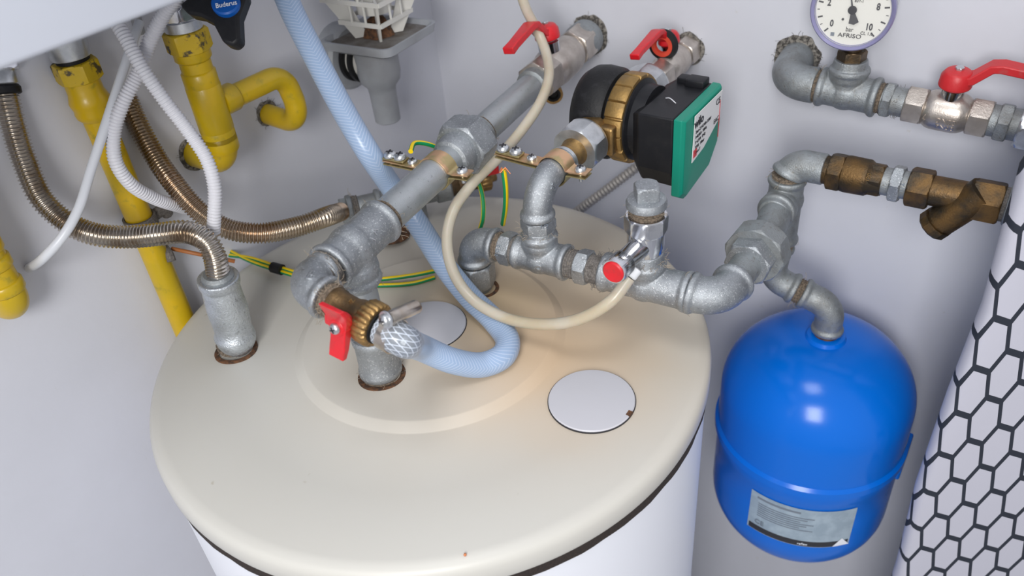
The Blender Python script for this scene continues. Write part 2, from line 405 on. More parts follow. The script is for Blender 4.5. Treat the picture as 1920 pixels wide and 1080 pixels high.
# ------------------------------------------------------------------ water heater
wh = thing('water_heater', (0, 0, ZF), 'large round hot water storage tank with stained cream lid and white jacket', 'water heater')
MB().lathe((0, 0, ZF), (0, 0, 1), [(.262, 0), (.2725, .005), (.2725, .95-.036), (.262, .95-.036)], 160).build('jacket', JACKET, wh)
MB().lathe((0, 0, -.040), (0, 0, 1), [(.2665, 0), (.2742, 0), (.2742, .011), (.2665, .011)], 160, rf=lambda q, r, t: r+.0005*math.sin(37*q)*math.sin(11*q) if r > .27 else r).build('gasket', FOAM, wh)
prof = [(.262, -.030), (.2745, -.029), (.2755, -.026), (.2755, -.0125), (.2735, -.0075), (.270, -.0045), (.262, -.0030), (.20, -.0036), (.1365, -.0036), (.1350, -.0030), (.1275, .0030), (.1258, .0036), (.06, .0036), (.0005, .0036)]
MB().lathe((0, 0, 0), (0, 0, 1), prof, 200, caps=(False, True)).build('lid', LID, wh, 60)
def cap(c, z, parent):
    b = MB(); b.lathe((c.x, c.y, z), (0, 0, 1), [(.0385, -.002), (.0385, .0010), (.0378, .0018), (.030, .0024), (.0005, .0026)], 80)
    o = b.build('inspection_cap', CAPW, parent)
    MB().lathe((c.x, c.y, z), (0, 0, 1), [(.0392, -.001), (.0392, .0004)], 80).build('cap_gap', INK, o)
    return o
c1 = at(1109, 747, Z=0); cc = cap(c1, -.0025, wh)
e1 = at(1180, 774, Z=0); MB().box((e1.x, e1.y, -.0012), .006, .004, .002, (e1-c1).cross(V3(0, 0, 1))).build('finger_notch', RUST, cc)
c2 = at(803, 612, Z=.003); cap(c2, .0038, wh)
def hole(px, py, r, parent=wh, z=.0038):
    c = at(px, py, Z=z)
    MB().lathe((c.x, c.y, z-.003), (0, 0, 1), [(r, 0), (r, .0034), (r*.93, .0038), (r*.80, .0036), (r*.78, .001)], 48, rf=lambda q, rr, t: rr*(1+.02*math.sin(3*q+1))).build('pipe_sleeve', RUST, wh)
    return c
H_left = hole(443, 655, .0215, z=-.0025)
H_mid = hole(716, 702, .0225)
H_back = hole(903, 540, .0185)
H_far = hole(735, 437, .021)
dp = at(872, 1040, Z=-.0025); MB().sphere(dp, .0012).build('rust_speck', COPPER, wh)

# ------------------------------------------------------------------ main run: tee, pipe, union, valve into back wall
T0 = Vector((-.0025, -.0719, .143)); T1 = Vector((-.048, .42, .153)); dY = (T1-T0).normalized()
def P1(t): return T0 + dY*t
bc = T0 + V3(0, 0, -.034)
t = tee('galvanised_tee', T0, [P1(.046), P1(-.030), bc], .0190, .0212, 'big galvanised tee fitting over the lid between thick pipe and brass drain tap')
thread(bc+V3(0, 0, .004), bc-V3(0, 0, .004), .0155, t)
# riser below the tee
sock_top = V3(H_mid.x, H_mid.y, .050)
t = thing('galvanised_riser', (H_mid.x, H_mid.y, .004), 'short galvanised riser with wide socket standing in the rusty hole nearest the front', 'pipe')
MB().cyl((T0.x, T0.y, bc.z-.001), sock_top, .0142).build('pipe', GALV2, t)
b = MB(); b.lathe((H_mid.x, H_mid.y, .008), (0, 0, 1), [(.015, 0), (.0192, 0), (.0202, .0015), (.0202, .006), (.0188, .009), (.0183, .036), (.0195, .039), (.0198, .044), (.0188, .046), (.0145, .046)], 48)
b.build('socket', GALV, t)
thread((H_mid.x, H_mid.y, .0), (H_mid.x, H_mid.y, .0085), .0165, t)
# pipe 1 with ground clamp and union
t = thing('galvanised_pipe', P1(.05), 'thick galvanised pipe rising from big tee to the hexagonal union nut', 'pipe')
thread(P1(.044), P1(.052), .0172, t); MB().cyl(P1(.050), P1(.170), .0160, n=48).build('pipe', GALV2, t)
t = thing('pipe_union', P1(.175), 'large hexagonal galvanised union nut on the thick pipe beside the blue hose', 'pipe union')
b = MB(); b.lathe(P1(.158), dY, [(.016, 0), (.0195, .002), (.0215, .008), (.0215, .02), (.016, .02)], 48); b.build('collar', GALV, t)
b = MB(); b.hexn(P1(.176), P1(.206), .0262, ref=(.5, 0, 1), ch=.004); b.build('hex_nut', GALV, t, 25)
MB().lathe(P1(.203), dY, [(.016, 0), (.0225, 0), (.0215, .012), (.0165, .014)], 48).build('tail_collar', GALVD, t)
thread(P1(.215), P1(.222), .0165, t)
t = thing('upper_galvanised_pipe', P1(.25), 'galvanised pipe between union nut and the leftmost red lever valve', 'pipe')
MB().cyl(P1(.220), P1(.335), .0152, n=40).build('pipe', GALV2, t)

def ball_valve(p, d, L, r, label, stem=None, up=(0, 0, 1), arm=-1, mbody=NICKEL, reach=.075, ring=False, mlev=RED, hs=1, sl=None):
    """body from p along d; lever runs along d*arm from a hub above the middle"""
    d, a, c = frame(d, up); p = Vector(p); t = thing('ball_valve', p+d*L/2, label, 'valve')
    b = MB(); b.hexn(p, p+d*L*.24, r*1.02, ref=a, ch=.002); b.hexn(p+d*L*.76, p+d*L, r*1.02, ref=a, ch=.002)
    b.lathe(p, d, [(r*.8, L*.2), (r*.95, L*.24), (r*1.12, L*.30), (r*1.17, L*.36), (r*1.17, L*.62), (r*1.12, L*.68), (r*.95, L*.74), (r*.8, L*.8)], 44)
    b.build('body', mbody, t, 30)
    s0 = p + d*(sl or L*.5) + a*r*.9; h = r*.9
    MB().lathe(s0, a, [(r*.62, 0), (r*.62, h*.7), (r*.42, h*.75), (r*.42, h*1.3)], 32).build('stem', CHROME, t)
    hb = s0 + a*h*.85; g = r*.78*hs
    lev = MB(); lev.lathe(hb, a, [(g*.86, 0), (g, .001), (g*.96, g*.75), (g*.75, g*1.08), (g*.3, g*1.2), (.0003, g*1.2)], 40)
    q = d*arm
    # arm: rises from hub, bends level, ends in a downward tip
    prof = [(0.1, .55), (.9, .80), (1.8, 1.75), (2.3, 1.85), (2.5+reach/g-.9, 1.45), (2.5+reach/g, 1.30)]
    w0 = g*.46; rings = []
    for i, (x, z) in enumerate(prof):
        wv = c*(w0*(1.35, 1.3, 1.15, 1.1, .85, 1.0)[i]); th = a*(g*.26); cc_ = hb + q*(x*g) + a*(z*g)
        nx = prof[min(i+1, 5)]; pv = prof[max(i-1, 0)]; td = (q*(nx[0]-pv[0]) + a*(nx[1]-pv[1])).normalized(); nn = td.cross(c).normalized()*(g*.27)
        rings.append([cc_+wv+nn, cc_-wv+nn, cc_-wv-nn, cc_+wv-nn])
    lev.grid(rings)
    lo = lev.build('lever', mlev, t, 40, bevel=.0012)
    MB().hexn(hb+a*g*1.15, hb+a*(g*1.15+.003), .0036, ch=.001).build('lever_screw', ZINC, lo)
    if ring:
        rc = hb + q*(g*1.05) + a*g*.35
        MB().lathe(rc, q, [(.0105, -.002), (.0155, -.004), (.0175, 0), (.0165, .004), (.0125, .005), (.0105, .003), (.0105, -.002)], 40, caps=(False, False)).build('rubber_ring', BLACKR, t)
        MB().lathe(rc+q*.002, q, [(.0075, 0), (.0130, 0), (.0125, .0035), (.0080, .0035), (.0075, 0)], 40, caps=(False, False)).build('orange_ring', mat('orange_red_plastic', (.62, .06, .03), .45), t)
    return t
t = ball_valve(P1(.345), dY, .125, .0205, 'leftmost red lever ball valve, on thick pipe where it enters wall', reach=.050, up=(-.12, 0, 1), hs=.92, sl=.044)
MB().lathe(P1(.332), dY, [(.0155, 0), (.0185, .002), (.0185, .014)], 40).build('dark_ring', GALVD, t)
MB().lathe(P1(.43), dY, [(.0205, .03), (.0225, .035), (.0225, .055)], 40).build('wall_nipple', GALVD, t)
def wall_hole(p, r, parent, d=(0, 1, 0), n=46, jag=.2):
    tb = [random.uniform(0, 1) for _ in range(24)]
    def jr(q, rr, t):
        x = q/(2*PI)*24; i0 = int(x) % 24; f_ = x-int(x); return rr*(1+.16*(tb[i0]*(1-f_)+tb[(i0+1) % 24]*f_)*(1 if t > 0 else .2))
    b = MB(); b.lathe(Vector(p)-Vector(d)*.0022, d, [(r*.85, 0), (r*1.0, .0002), (r*1.06, .001), (r*1.10, .004)], 72, rf=jr)
    b.build('crumbled_plaster', PLASTER, parent)
    fuzz(Vector(p)-Vector(d)*.003, r*1.05, parent, n=n, m=DUST, ln=.009, axis=d, name='lint')
wall_hole((T1.x, YW, T1.z), .0215, t)
# drain spout hanging under pipe
sp = at(1036, 172, Y=.30); sp2 = at(1040, 186, Y=.285)
t = thing('drain_spout', sp, 'small round brass spout with black bore hanging below the upper pipe', 'drain spout')
dd = (sp2-sp).normalized()
MB().lathe(sp-dd*.012, dd, [(.009, 0), (.0105, .002), (.0105, .012), (.0112, .013), (.0112, .021), (.0085, .021), (.008, .014)], 32).build('brass_sleeve', BRASS, t)
MB().lathe(sp, dd, [(.0083, 0), (.0083, .0085), (.006, .0088), (.005, .005)], 32).build('black_bore', BLACKR, t)

# ---- ground clamps
def ground_clamp(c, axis, r, label, lw, screws, side=(1, 0, 0)):
    d, _, _ = frame(axis); s = Vector(side); s = (s-d*d.dot(s)).normalized(); u = s.cross(d)
    if u.z < 0: u = -u
    c = Vector(c); t = thing('ground_clamp', c, label, 'ground clamp')
    w = .017; th = .0013
    def strip(path, name, m, parent=t):
        b = MB(); rings = []
        for i, (x, z) in enumerate(path):
            p = c + s*x + u*z; a0 = path[max(i-1, 0)]; a1 = path[min(i+1, len(path)-1)]
            tg = (s*(a1[0]-a0[0]) + u*(a1[1]-a0[1])).normalized(); nn = tg.cross(d).normalized()*th/2
            ww = w/2 if abs(x) < R+.001 else w*.36 if abs(x) > R+.006 else w*.43
            rings.append([p+d*ww+nn, p-d*ww+nn, p-d*ww-nn, p+d*ww-nn])
        b.grid(rings); return b.build(name, m, parent, 40)
    R = r+.0008
    top = [(R*math.cos(q), R*math.sin(q)) for q in [math.radians(x) for x in range(8, 173, 6)]]
    strip([(R+.020, .0035), (R+.012, .003), (R+.004, .0025), (R+.001, .003)] + top[1:] + [(-R-.001, .003), (-R-.004, .0025), (-R-lw, .0025)], 'upper_band', COPPERZ)
    bot = [(R*math.cos(q), -R*math.sin(q)) for q in [math.radians(x) for x in range(4, 177, 6)]]
    strip([(R+.019, -.001), (R+.004, -.001)] + bot + [(-R-.004, -.001), (-R-lw, -.001)], 'lower_band', GOLDZ)
    sc = crossscrew(c+s*(R+.011)+u*.0035, u, .0056, t)
    MB().cyl(c+s*(R+.011)-u*.008, c+s*(R+.011)+u*.003, .0019).build('screw_shank', ZINC, sc)
    for k, x in enumerate(screws):
        up = .0032 if k == 0 else .006
        crossscrew(c-s*(R+x)+u*up, u, .0050 if k == 0 else .0062, t)
    if len(screws) > 1:
        m_ = (screws[1]+screws[-1])/2
        b = MB(); b.box(c-s*(R+m_)+u*.0045, abs(screws[-1]-screws[1])+.013, w*.66, .0020, s, d, bev=.0006); b.build('terminal_plate', GOLDZ, t)
    return t
cl1 = P1(.138); ground_clamp(cl1, dY, .0160, 'copper coloured ground clamp on the thick pipe just below hexagonal union', .044, (.012, .026, .038))

# ---- elbow and brass drain tap on the front of the tee
pf = P1(-.032)
EY = pf.y-.031
ec = V3(pf.x+.003, EY, pf.z-.002)
dt = (at(712, 612, Y=EY)-at(612, 556, Y=EY)).normalized()
oc = Vector(at(596, 540, Y=EY)); ec = pf - dY*.030; ec = V3(ec.x, EY, ec.z+.009)
tap0 = ec + dt*.030
t = elbow('galvanised_elbow', pf-dY*.004, ec, tap0, .0158, .0178, 'galvanised elbow between big tee and brass drain tap', R=.022)
thread(pf-dY*.010, pf+dY*.002, .0172, t, DUST)
fuzz(pf-dY*.002, .016, t, 30, axis=dY)
tap = thing('drain_tap', tap0, 'small brass drain tap with red butterfly handle feeding the blue hose', 'tap')
thread(tap0-dt*.002, tap0+dt*.006, .0135, tap)
fuzz(tap0+dt*.003, .014, tap, 40, axis=dt, ln=.014)
MB().lathe(tap0+dt*.004, dt, [(.011, 0), (.0125, .002), (.0125, .008), (.0118, .010), (.0118, .022), (.0135, .026), (.0140, .034), (.0125, .036)], 44).build('body', BRONZE, tap)
def ridged(q, r, t, n=22, a=.07): return r*(1-a*(.5+.5*math.cos(n*q))**2) if r > .012 else r
MB().lathe(tap0+dt*.036, dt, [(.0135, 0), (.0168, .001), (.0178, .003), (.0178, .012), (.0168, .014), (.0135, .0142)], 110, rf=lambda q, r, t: ridged(q, r, t)).build('ridged_ring', BRASS, tap, 60)
MB().lathe(tap0+dt*.050, dt, [(.0135, 0), (.0135, .0015), (.008, .0016)], 40).build('ring_washer', BLACKR, tap)
tail = tap0+dt*.050
barb = MB(); barb.lathe(tail, dt, [(.0075, 0)] + sum([[(.0068, .003+k*.004), (.0080, .0065+k*.004)] for k in range(6)], []) + [(.0065, .030)], 32); barb.build('hose_tail', GALV2, tap)
# handle: stem toward the viewer side (-Y, slightly down)
hb = tap0 + dt*.027; hs = -FW*.75 - RT*.35 - UP*.45; hs = (hs-dt*hs.dot(dt)).normalized()
MB().cyl(hb, hb+hs*.016, .0065).build('handle_stem', BRASS, tap)
b = MB(); hc = hb+hs*.0150+dt*.002; _, ha, hw = frame(hs, RT.cross(hs)*(1 if RT.cross(hs).dot(UP) > 0 else -1) + RT*.1)
b.lathe(hc-hs*.004, hs, [(.0085, 0), (.0088, .002), (.0080, .010), (.0066, .012), (.0005, .012)], 32)
for sg, ln in ((1, .0205), (-1, .0270)):
    rings = []
    for x, wv, th in ((0, .0085, .0050), (ln*.35, .0080*(1.25 if sg > 0 else .9), .0036), (ln*.7, .0095*(1.25 if sg > 0 else .8), .0028), (ln, .0096*(1.1 if sg > 0 else .75), .0022)):
        p = hc + ha*(sg*x) + hs*(.002+.010*(x/ln)**1.5*(1 if sg > 0 else .5))
        rings.append([p+hw*wv+hs*th, p-hw*wv+hs*th, p-hw*wv-hs*th, p+hw*wv-hs*th])
    b.grid(rings)
b.box(hc+hw*.010-ha*.001, .012, .009, .007, hw, ha, bev=.0015)
ho = b.build('butterfly_handle', RED, tap, 35, bevel=.0008)
crossscrew(hc+hs*.0082, hs, .0045, ho)
# blue hose
hst = tail + dt*.004
pts = [hst, hst+dt*.018, at(790, 652, d=.70), at(850, 677, d=.725), at(905, 684, Z=.0150), at(942, 668, Z=.0150), at(952, 640, Z=.0155), at(925, 600, Z=.016), at(880, 556, Z=.024),
       at(835, 500, Z=.045), at(785, 422, Z=.078), at(735, 352, Z=.108), at(690, 285, d=.795), at(640, 200, d=.79), at(590, 105, d=.79), at(545, 15, d=.79), at(524, -40, d=.79), at(505, -110, d=.79)]
b = MB(); b.tube(pts, lambda s: .0118+.0012*max(0, 1-s/.05) if s > .012 else .0128, n=40, step=.0025)
tag(b.build('braided_hose', BRAID, None, 60), 'light blue braided hose looping from the brass tap up to the top', 'hose')
# hose clamp
k0 = hst+dt*.004
hcl = thing('hose_clamp', k0, 'steel worm drive clamp holding the blue hose on the tap', 'hose clamp')
MB().lathe(k0-dt*.0005, dt, [(.0132, 0), (.0141, 0), (.0141, .010), (.0132, .010), (.0132, 0)], 48, caps=(False, False)).build('band', STEEL, hcl)
upc = (UP*.9 + FW*-.45); upc = (upc-dt*upc.dot(dt)).normalized(); sdc = dt.cross(upc)
wc = k0 + dt*.005 + upc*.0185 + RT*.004; wd = (RT*.62 + UP*.28 + FW*.62).normalized()
if wd.dot(RT) < 0: wd = -wd
MB().box(k0+dt*.005+upc*.0155, .012, .011, .005, sdc, dt, bev=.0008).build('saddle', STEEL, hcl)
MB().lathe(wc-wd*.010, wd, [(.0050, 0), (.0056, .002), (.0056, .026), (.0045, .028)], 28).build('worm_housing', STEEL, hcl)
MB().lathe(wc-wd*.012, -wd, [(.0068, 0), (.0068, .0015), (.0050, .0016)], 28).build('screw_collar', ZINC, hcl)
crossscrew(wc-wd*.0132, -wd, .0050, hcl)
MB().tube([k0+dt*.005+upc*.014+sdc*.006, k0+dt*.005+upc*.019+sdc*.010, k0+dt*.006+upc*.017+sdc*.016], .0016, step=.001).build('band_end', STEEL, hcl)

# ------------------------------------------------------------------ pump line
def along(p0, d): return lambda t: Vector(p0)+Vector(d).normalized()*t
A0 = V3(.0040, .0790, .064)                          # elbow over hole 3
XD = V3(1, .075, .004).normalized()
PX = along(A0, XD)
# vertical block in hole
t = thing('square_socket', (H_back.x, H_back.y, .004), 'dusty square sided galvanised socket below the elbow in the back hole', 'pipe fitting')
hx = (A0.x, A0.y)
MB().hexn((hx[0], hx[1], .009), (hx[0], hx[1], .036), .0175, sides=6, ref=(1, -.2, 0), ch=.004).build('hex_body', GALV, t, 25)
MB().cyl((hx[0], hx[1], .0), (hx[0], hx[1], .010), .0145).build('lower_pipe', GALVD, t)
thread((hx[0], hx[1], .034), (hx[0], hx[1], .042), .0140, t)
t = elbow('galvanised_elbow', A0+V3(0, 0, -.027), A0, PX(.030), .0158, .0180, 'galvanised elbow above the square socket, behind the milky tube', R=.020)
t = thing('hex_nipple', PX(.040), 'stamped galvanised hexagonal nipple right of the elbow behind milky tube', 'pipe nipple')
MB().hexn(PX(.036), PX(.049), .0152, ref=(0, -.3, 1), ch=.002).build('hex', GALV, t, 25); thread(PX(.028), PX(.037), .0142, t); MB().cyl(PX(.049), PX(.056), .0142).build('dark_thread', DUST, t)
TA = PX(.079)
tA = tee('galvanised_tee', TA, [PX(.053), PX(.109), TA+V3(0, 0, .027)], .0162, .0182, 'galvanised tee under the pump pipe, between two hexagonal nipples')
thread(TA+V3(0, 0, .024), TA+V3(0, 0, .031), .0145, tA); fuzz(TA+V3(0, 0, .03), .015, tA, 24)
t = thing('hex_nipple', TA+V3(0, 0, .035), 'vertical galvanised hexagonal nipple between tee and pump elbow', 'pipe nipple')
MB().hexn(TA+V3(0, 0, .032), TA+V3(0, 0, .044), .0148, ref=(1, -.6, 0), ch=.002).build('hex', GALV, t, 25)
nf = at(1018, 424, Z=TA.z+.038)
EB = V3(TA.x, TA.y, .142)
PY = along(EB, (.006, 1, .032))
t = elbow('galvanised_elbow', TA+V3(0, 0, .045), EB, PY(.052), .0138, .0168, 'upright galvanised elbow carrying the pump pipe with ground clamp', R=.030, rims=(1, 0))
ground_clamp(PY(.037), PY(.1)-PY(0), .0146, 'copper coloured ground clamp on the elbow in front of the pump', .052, (.012, .030, .045))
t = thing('pipe_union', PY(.085), 'octagonal zinc union nut with brass tail in front of the pump', 'pipe union')
MB().lathe(PY(.050), PY(1)-PY(0), [(.0120, 0), (.0130, .002), (.0130, .016), (.0138, .018), (.0155, .024)], 40).build('brass_tail', BRASS, t)
MB().lathe(PY(.049), PY(1)-PY(0), [(.0132, 0), (.0146, 0), (.0146, .004), (.012, .004)], 40).build('steel_ring', ZINC, t)
MB().hexn(PY(.070), PY(.096), .0235, sides=8, ref=(.38, 0, 1), ch=.006).build('nut', ZINC, t, 25)
# the pump
PC = PY(.155)+V3(-.014, 0, 0)
pump = thing('circulation_pump', PC, 'circulation pump with black motor box, brass ring and green cover', 'pump')
MB().cyl(PY(.094), PC+V3(0, -.02, 0), .0165).build('brass_inlet', BRASS, pump)
b = MB(); b.lathe(PY(.098), PY(1)-PY(0), [(.0175, 0), (.0175, .016)], 24); b.box(PY(.112)+V3(.010, 0, -.002), .030, .022, .030, bev=.003); b.build('inlet_boss', BRASS, pump, 35)
MB().lathe(PC+V3(-.024, 0, .001), (1, 0, 0), [(.016, 0), (.030, .001), (.041, .006), (.0465, .014), (.0480, .024), (.0470, .038), (.0440, .043), (.040, .044), (.040, .047)], 72, rf=lambda q, r, t: r*(1+.01*math.sin(3*q))).build('insulation_shell', BLACKR, pump)
MB().cyl(PC+V3(-.01, 0, 0), PC+V3(.020, 0, 0), .030).build('volute', BLACKR, pump)
MB().cyl(PC, PY(.235), .0165).build('outlet_pipe', BLACKR, pump)
def notched(q, r, t):
    k = (q*16/(2*PI)) % 1; return r - (.0022 if (k < .09 and r > .04) else 0)
MB().lathe(PC+V3(.022, 0, 0), (1, 0, 0), [(.040, 0), (.0445, .0005), (.0458, .003), (.0458, .018), (.0445, .020), (.038, .0205)], 240, rf=notched).build('brass_ring', BRASSL, pump, 50)
MB().lathe(PC+V3(.040, 0, 0), (1, 0, 0), [(.0415, 0), (.0415, .004), (.037, .006), (.036, .018)], 60).build('motor_neck', BLACKP, pump)
X0, X1 = PC.x+.052, PC.x+.098
y0, y1 = PC.y-.046, PC.y+.046; z1 = PC.z+.030; z0 = PC.z-.047
def motor_poly(x, g=0):
    return [(x, y0-g, z1+g), (x, y1+g, z1+g), (x, y1+g, z0+.018), (x, y1-.016, z0-g), (x, y0+.010, z0-g), (x, y0-g, z0+.020)]
b = MB(); pA = [Vector(p) for p in motor_poly(X0)]; pB = [Vector(p) for p in motor_poly(X1)]
ctr = V3(X0, PC.y, PC.z)
b.grid([[ctr+(p-ctr)*.80 for p in pA], [p.lerp(ctr, .02) for p in [Vector((q.x+.010, q.y, q.z)) for q in pA]], pB]); b.build('motor_box', BLACKP, pump, 25, bevel=.0015)
b = MB(); b.box((X0+.034, y1-.010, z1+.003), .020, .016, .008, bev=.0015); b.box((X0+.020, y1-.006, z1+.002), .014, .012, .006, bev=.001); b.build('terminal_cover', BLACKP, pump)
# green cover, gently convex outer face
b = MB(); rings = []
def gp(x, s):
    ps = [(y0, z1), (y0+.03, z1+.0), (y1, z1+.001), (y1+.001, z1-.04), (y1-.002, z0+.016), (y1-.022, z0-.004), (y0+.012, z0-.012), (y0, z0-.004)]
    return [V3(x, PC.y+(p[0]-PC.y)*s, PC.z+(p[1]-PC.z)*s) for p in ps]
b.grid([gp(X1+.0005, 1.0), gp(X1+.0085, 1.0), gp(X1+.0115, .93), gp(X1+.0125, .5)]); gc = b.build('green_cover', TEAL, pump, 30, bevel=.0008)
lx = X1+.0128; la = V3(0, 1, 0); lb = V3(0, 0, 1)
lab = MB().prism([(lx, y0+.020, z1-.003), (lx, y1-.006, z1-.003), (lx, y1-.008, z0+.046), (lx, y0+.046, z0+.030), (lx, y0+.018, z0+.026)], (.0006, 0, 0)).build('rating_label', LABELW, gc)
q = lx+.0007
text('wilo', (q, y0+.030, z1-.012), la, lb, .0125, INK, lab, bold=.0003)
for k, s in enumerate(['Star-Z NOVA 230V', 'I=0,05A  50Hz', 'P 4,5W  IP42', 'TF95  10bar', 'Class F']):
    text(s, (q, y0+.023, z1-.021-k*.0055), la, lb, .0045, INK, lab, align='LEFT')
text('EAC', (q, y1-.018, z1-.030), la, lb, .007, INK, lab); text('CE', (q, y1-.016, z1-.011), la, lb, .009, INK, lab)
MB().box((q, y0+.024, z0+.034), .0003, .008, .008).build('red_mark', RED, lab)
MB().box((q, y1-.010, z1-.032), .0003, .0012, .04).build('red_line', RED, lab)
MB().tube([(X0+.02, y0+.04, z1+.0005), (X0+.026, y0+.036, z1+.003), (X0+.034, y0+.032, z1+.001)], .0005, n=8, step=.001).build('paint_fleck', WHITEP, pump)
# upper union and second valve
t = thing('pipe_union', PY(.225), 'pale zinc union nut behind the pump below second red valve', 'pipe union')
MB().hexn(PY(.206), PY(.232), .0245, sides=8, ref=(0, 0, 1), ch=.006).build('nut', ZINC, t, 25)
MB().lathe(PY(.230), PY(1)-PY(0), [(.0135, 0), (.0150, .003), (.0150, .012)], 40).build('collar', GALVD, t)
t = ball_valve(PY(.243), PY(1)-PY(0), .092, .0150, 'second red lever ball valve with dark rubber ring, entering wall above pump', reach=.050, up=(-.1, 0, 1), ring=True, hs=1.05, sl=.043)
MB().cyl(PY(.32), PY(.36), .0145).build('wall_nipple', NICKEL, t)
wq = PY(.34); wall_hole((wq.x, YW, wq.z), .0165, t)

# ------------------------------------------------------------------ right run: nipple, safety valve tee, elbow, union, tee
t = thing('hex_nipple', PX(.125), 'dusty galvanised hexagonal nipple left of the chrome safety valve', 'pipe nipple')
MB().hexn(PX(.119), PX(.132), .0152, ref=(0, -.2, 1), ch=.002).build('hex', GALV, t, 25); thread(PX(.105), PX(.120), .0138, t, DUST); MB().cyl(PX(.132), PX(.146), .0138).build('linty_thread', DUST, t); fuzz(PX(.139), .0142, t, 50, m=DUST, axis=XD)
TB = PX(.187)
tB = tee('galvanised_tee', TB, [PX(.145), PX(.230), TB+V3(0, 0, .024)], .0172, .0192, 'galvanised tee carrying the chrome safety valve')
thread(TB+V3(0, 0, .022), TB+V3(0, 0, .030), .0145, tB); fuzz(TB+V3(0, 0, .026), .0165, tB, 40); fuzz(PX(.150)+V3(0, 0, .016), .006, tB, 40, m=DUST, ln=.014)
sv = thing('safety_valve', TB+V3(0, 0, .03), 'upright chrome safety valve with red button and square plug on top', 'safety valve')
zb = TB+V3(0, 0, 0); ZD = (0, 0, 1)
MB().lathe(zb+V3(0, 0, .028), ZD, [(.0135, 0), (.0150, .002), (.0155, .010), (.0165, .014), (.0165, .044)], 44).build('body', CHROME, sv)
MB().hexn(zb+V3(0, 0, .056), zb+V3(0, 0, .073), .0178, sides=8, ref=(1, -.3, 0), ch=.003).build('hex_collar', CHROME, sv, 25)
thread(zb+V3(0, 0, .071), zb+V3(0, 0, .082), .0150, sv)
pl_ = MB(); pl_.lathe(zb+V3(0, 0, .080), ZD, [(.0150, 0), (.0176, .001), (.0178, .005), (.0165, .008), (.0120, .0095)], 44)
pl_.hexn(zb+V3(0, 0, .085), zb+V3(0, 0, .102), .0098, sides=4, ref=(1, -.15, 0), ch=.003, rc=.0132); pl_.build('square_plug', GALV, sv, 30)
s0 = zb+V3(0, 0, .044); s1 = at(1150, 510, d=.675)
sd = (s1-s0).normalized(); SL = (s1-s0).length
MB().lathe(s0, sd, [(.0105, 0), (.0098, SL*.35), (.0098, SL-.018), (.0102, SL-.017)], 40).build('side_arm', CHROME, sv)
MB().lathe(s0+sd*(SL-.018), sd, [(.0100, 0), (.0114, .001), (.0114, .015), (.0108, .018), (.0095, .018)], 120, rf=lambda q, r, t: r*(1-.02*(.5+.5*math.cos(44*q)))).build('knurled_ring', CHROME, sv, 60)
MB().lathe(s0+sd*(SL-.001), sd, [(.0098, 0), (.0096, .0018), (.0085, .0028), (.004, .0022), (.0005, .0018)], 40).build('red_button', RED, sv)
nb = at(1187, 511, d=.700)
MB().lathe(nb-V3(0, 0, .0), at(1180, 520, d=.70)-nb, [(.004, -.005), (.0058, -.004), (.0058, .004), (.0045, .005)], 20).build('tube_nut', NUTW, sv)
# elbow toward wall
EC = PX(.256)+V3(0, 0, -.002)
DU = V3(.02, 1, -.01).normalized(); PU = along(EC, DU)
t = elbow('galvanised_elbow', PX(.229), EC, PU(.034), .0170, .0195, 'large shiny galvanised elbow at the right end of the safety valve tee', R=.026)
thread(PX(.226), PX(.236), .0160, t)
t = thing('pipe_union', PU(.10), 'large dusty galvanised union between right elbow and the wall side tee', 'pipe union')
MB().cyl(PU(.030), PU(.070), .0145).build('nipple', GALVD, t)
MB().hexn(PU(.062), PU(.086), .0200, ref=(.3, 0, 1), ch=.003).build('inner_hex', GALV, t, 25)
MB().hexn(PU(.079), PU(.102), .0275, sides=8, ref=(.1, 0, 1), ch=.004).build('union_nut', GALVD, t, 25)
fuzz(PU(.07), .017, t, 24, axis=DU, ln=.008)
TY = .283; TC = V3(.2545, TY, .066)
MB().cyl(PU(.110), (TC.x, TC.y-.02, TC.z), .0155).build('tail', GALVD, t)
tC = tee('galvanised_tee', TC, [TC+V3(0, 0, .026), TC-V3(0, 0, .050), TC-V3(0, .028, 0)], .0172, .0192, 'upright galvanised tee beside the wall, behind the right union nut', m=GALVD)
thread(TC-V3(0, 0, .056), TC-V3(0, 0, .048), .0150, tC)
EDc = TC+V3(.004, .004, .040)
RD = V3(1, .0, .008).normalized(); PR = along(EDc, RD)
t = elbow('galvanised_elbow', TC+V3(0, 0, .028), EDc, PR(.030), .0155, .0178, 'galvanised elbow atop upright tee, leading to the bronze fittings', m=GALVD, R=.022, rims=(1, 0))
thread(TC+V3(0, 0, .024), TC+V3(0, 0, .030), .0150, t)
# bronze check valve
t = thing('check_valve', PR(.06), 'dark bronze check valve right of the upper elbow by the wall', 'valve')
b = MB(); b.cyl(PR(.028), PR(.036), .0140); b.hexn(PR(.034), PR(.048), .0165, ref=(0, -.2, 1), ch=.002); b.lathe(PR(.048), RD, [(.0175, 0), (.0180, .003), (.0175, .022), (.0150, .026), (.0145, .036)], 40); b.hexn(PR(.070), PR(.084), .0142, ref=(0, -.2, 1), ch=.002)
b.build('body', BRONZE2, t, 30)
t = thing('hex_nipple', PR(.095), 'grey hexagonal nipple between the two dark bronze fittings', 'pipe nipple')
b = MB(); b.cyl(PR(.083), PR(.108), .0132); b.build('threaded_pipe', GALVD, t); MB().hexn(PR(.091), PR(.101), .0158, ref=(0, -.2, 1), ch=.002).build('hex', GALV, t, 25)
t = thing('strainer', PR(.14), 'dark bronze strainer with slanting capped leg, at the right by the wall', 'strainer')
b = MB(); b.hexn(PR(.106), PR(.126), .0165, ref=(0, -.3, 1), ch=.002); b.cyl(PR(.122), PR(.160), .0140); b.hexn(PR(.158), PR(.184), .0172, ref=(0, -.2, 1), ch=.002)
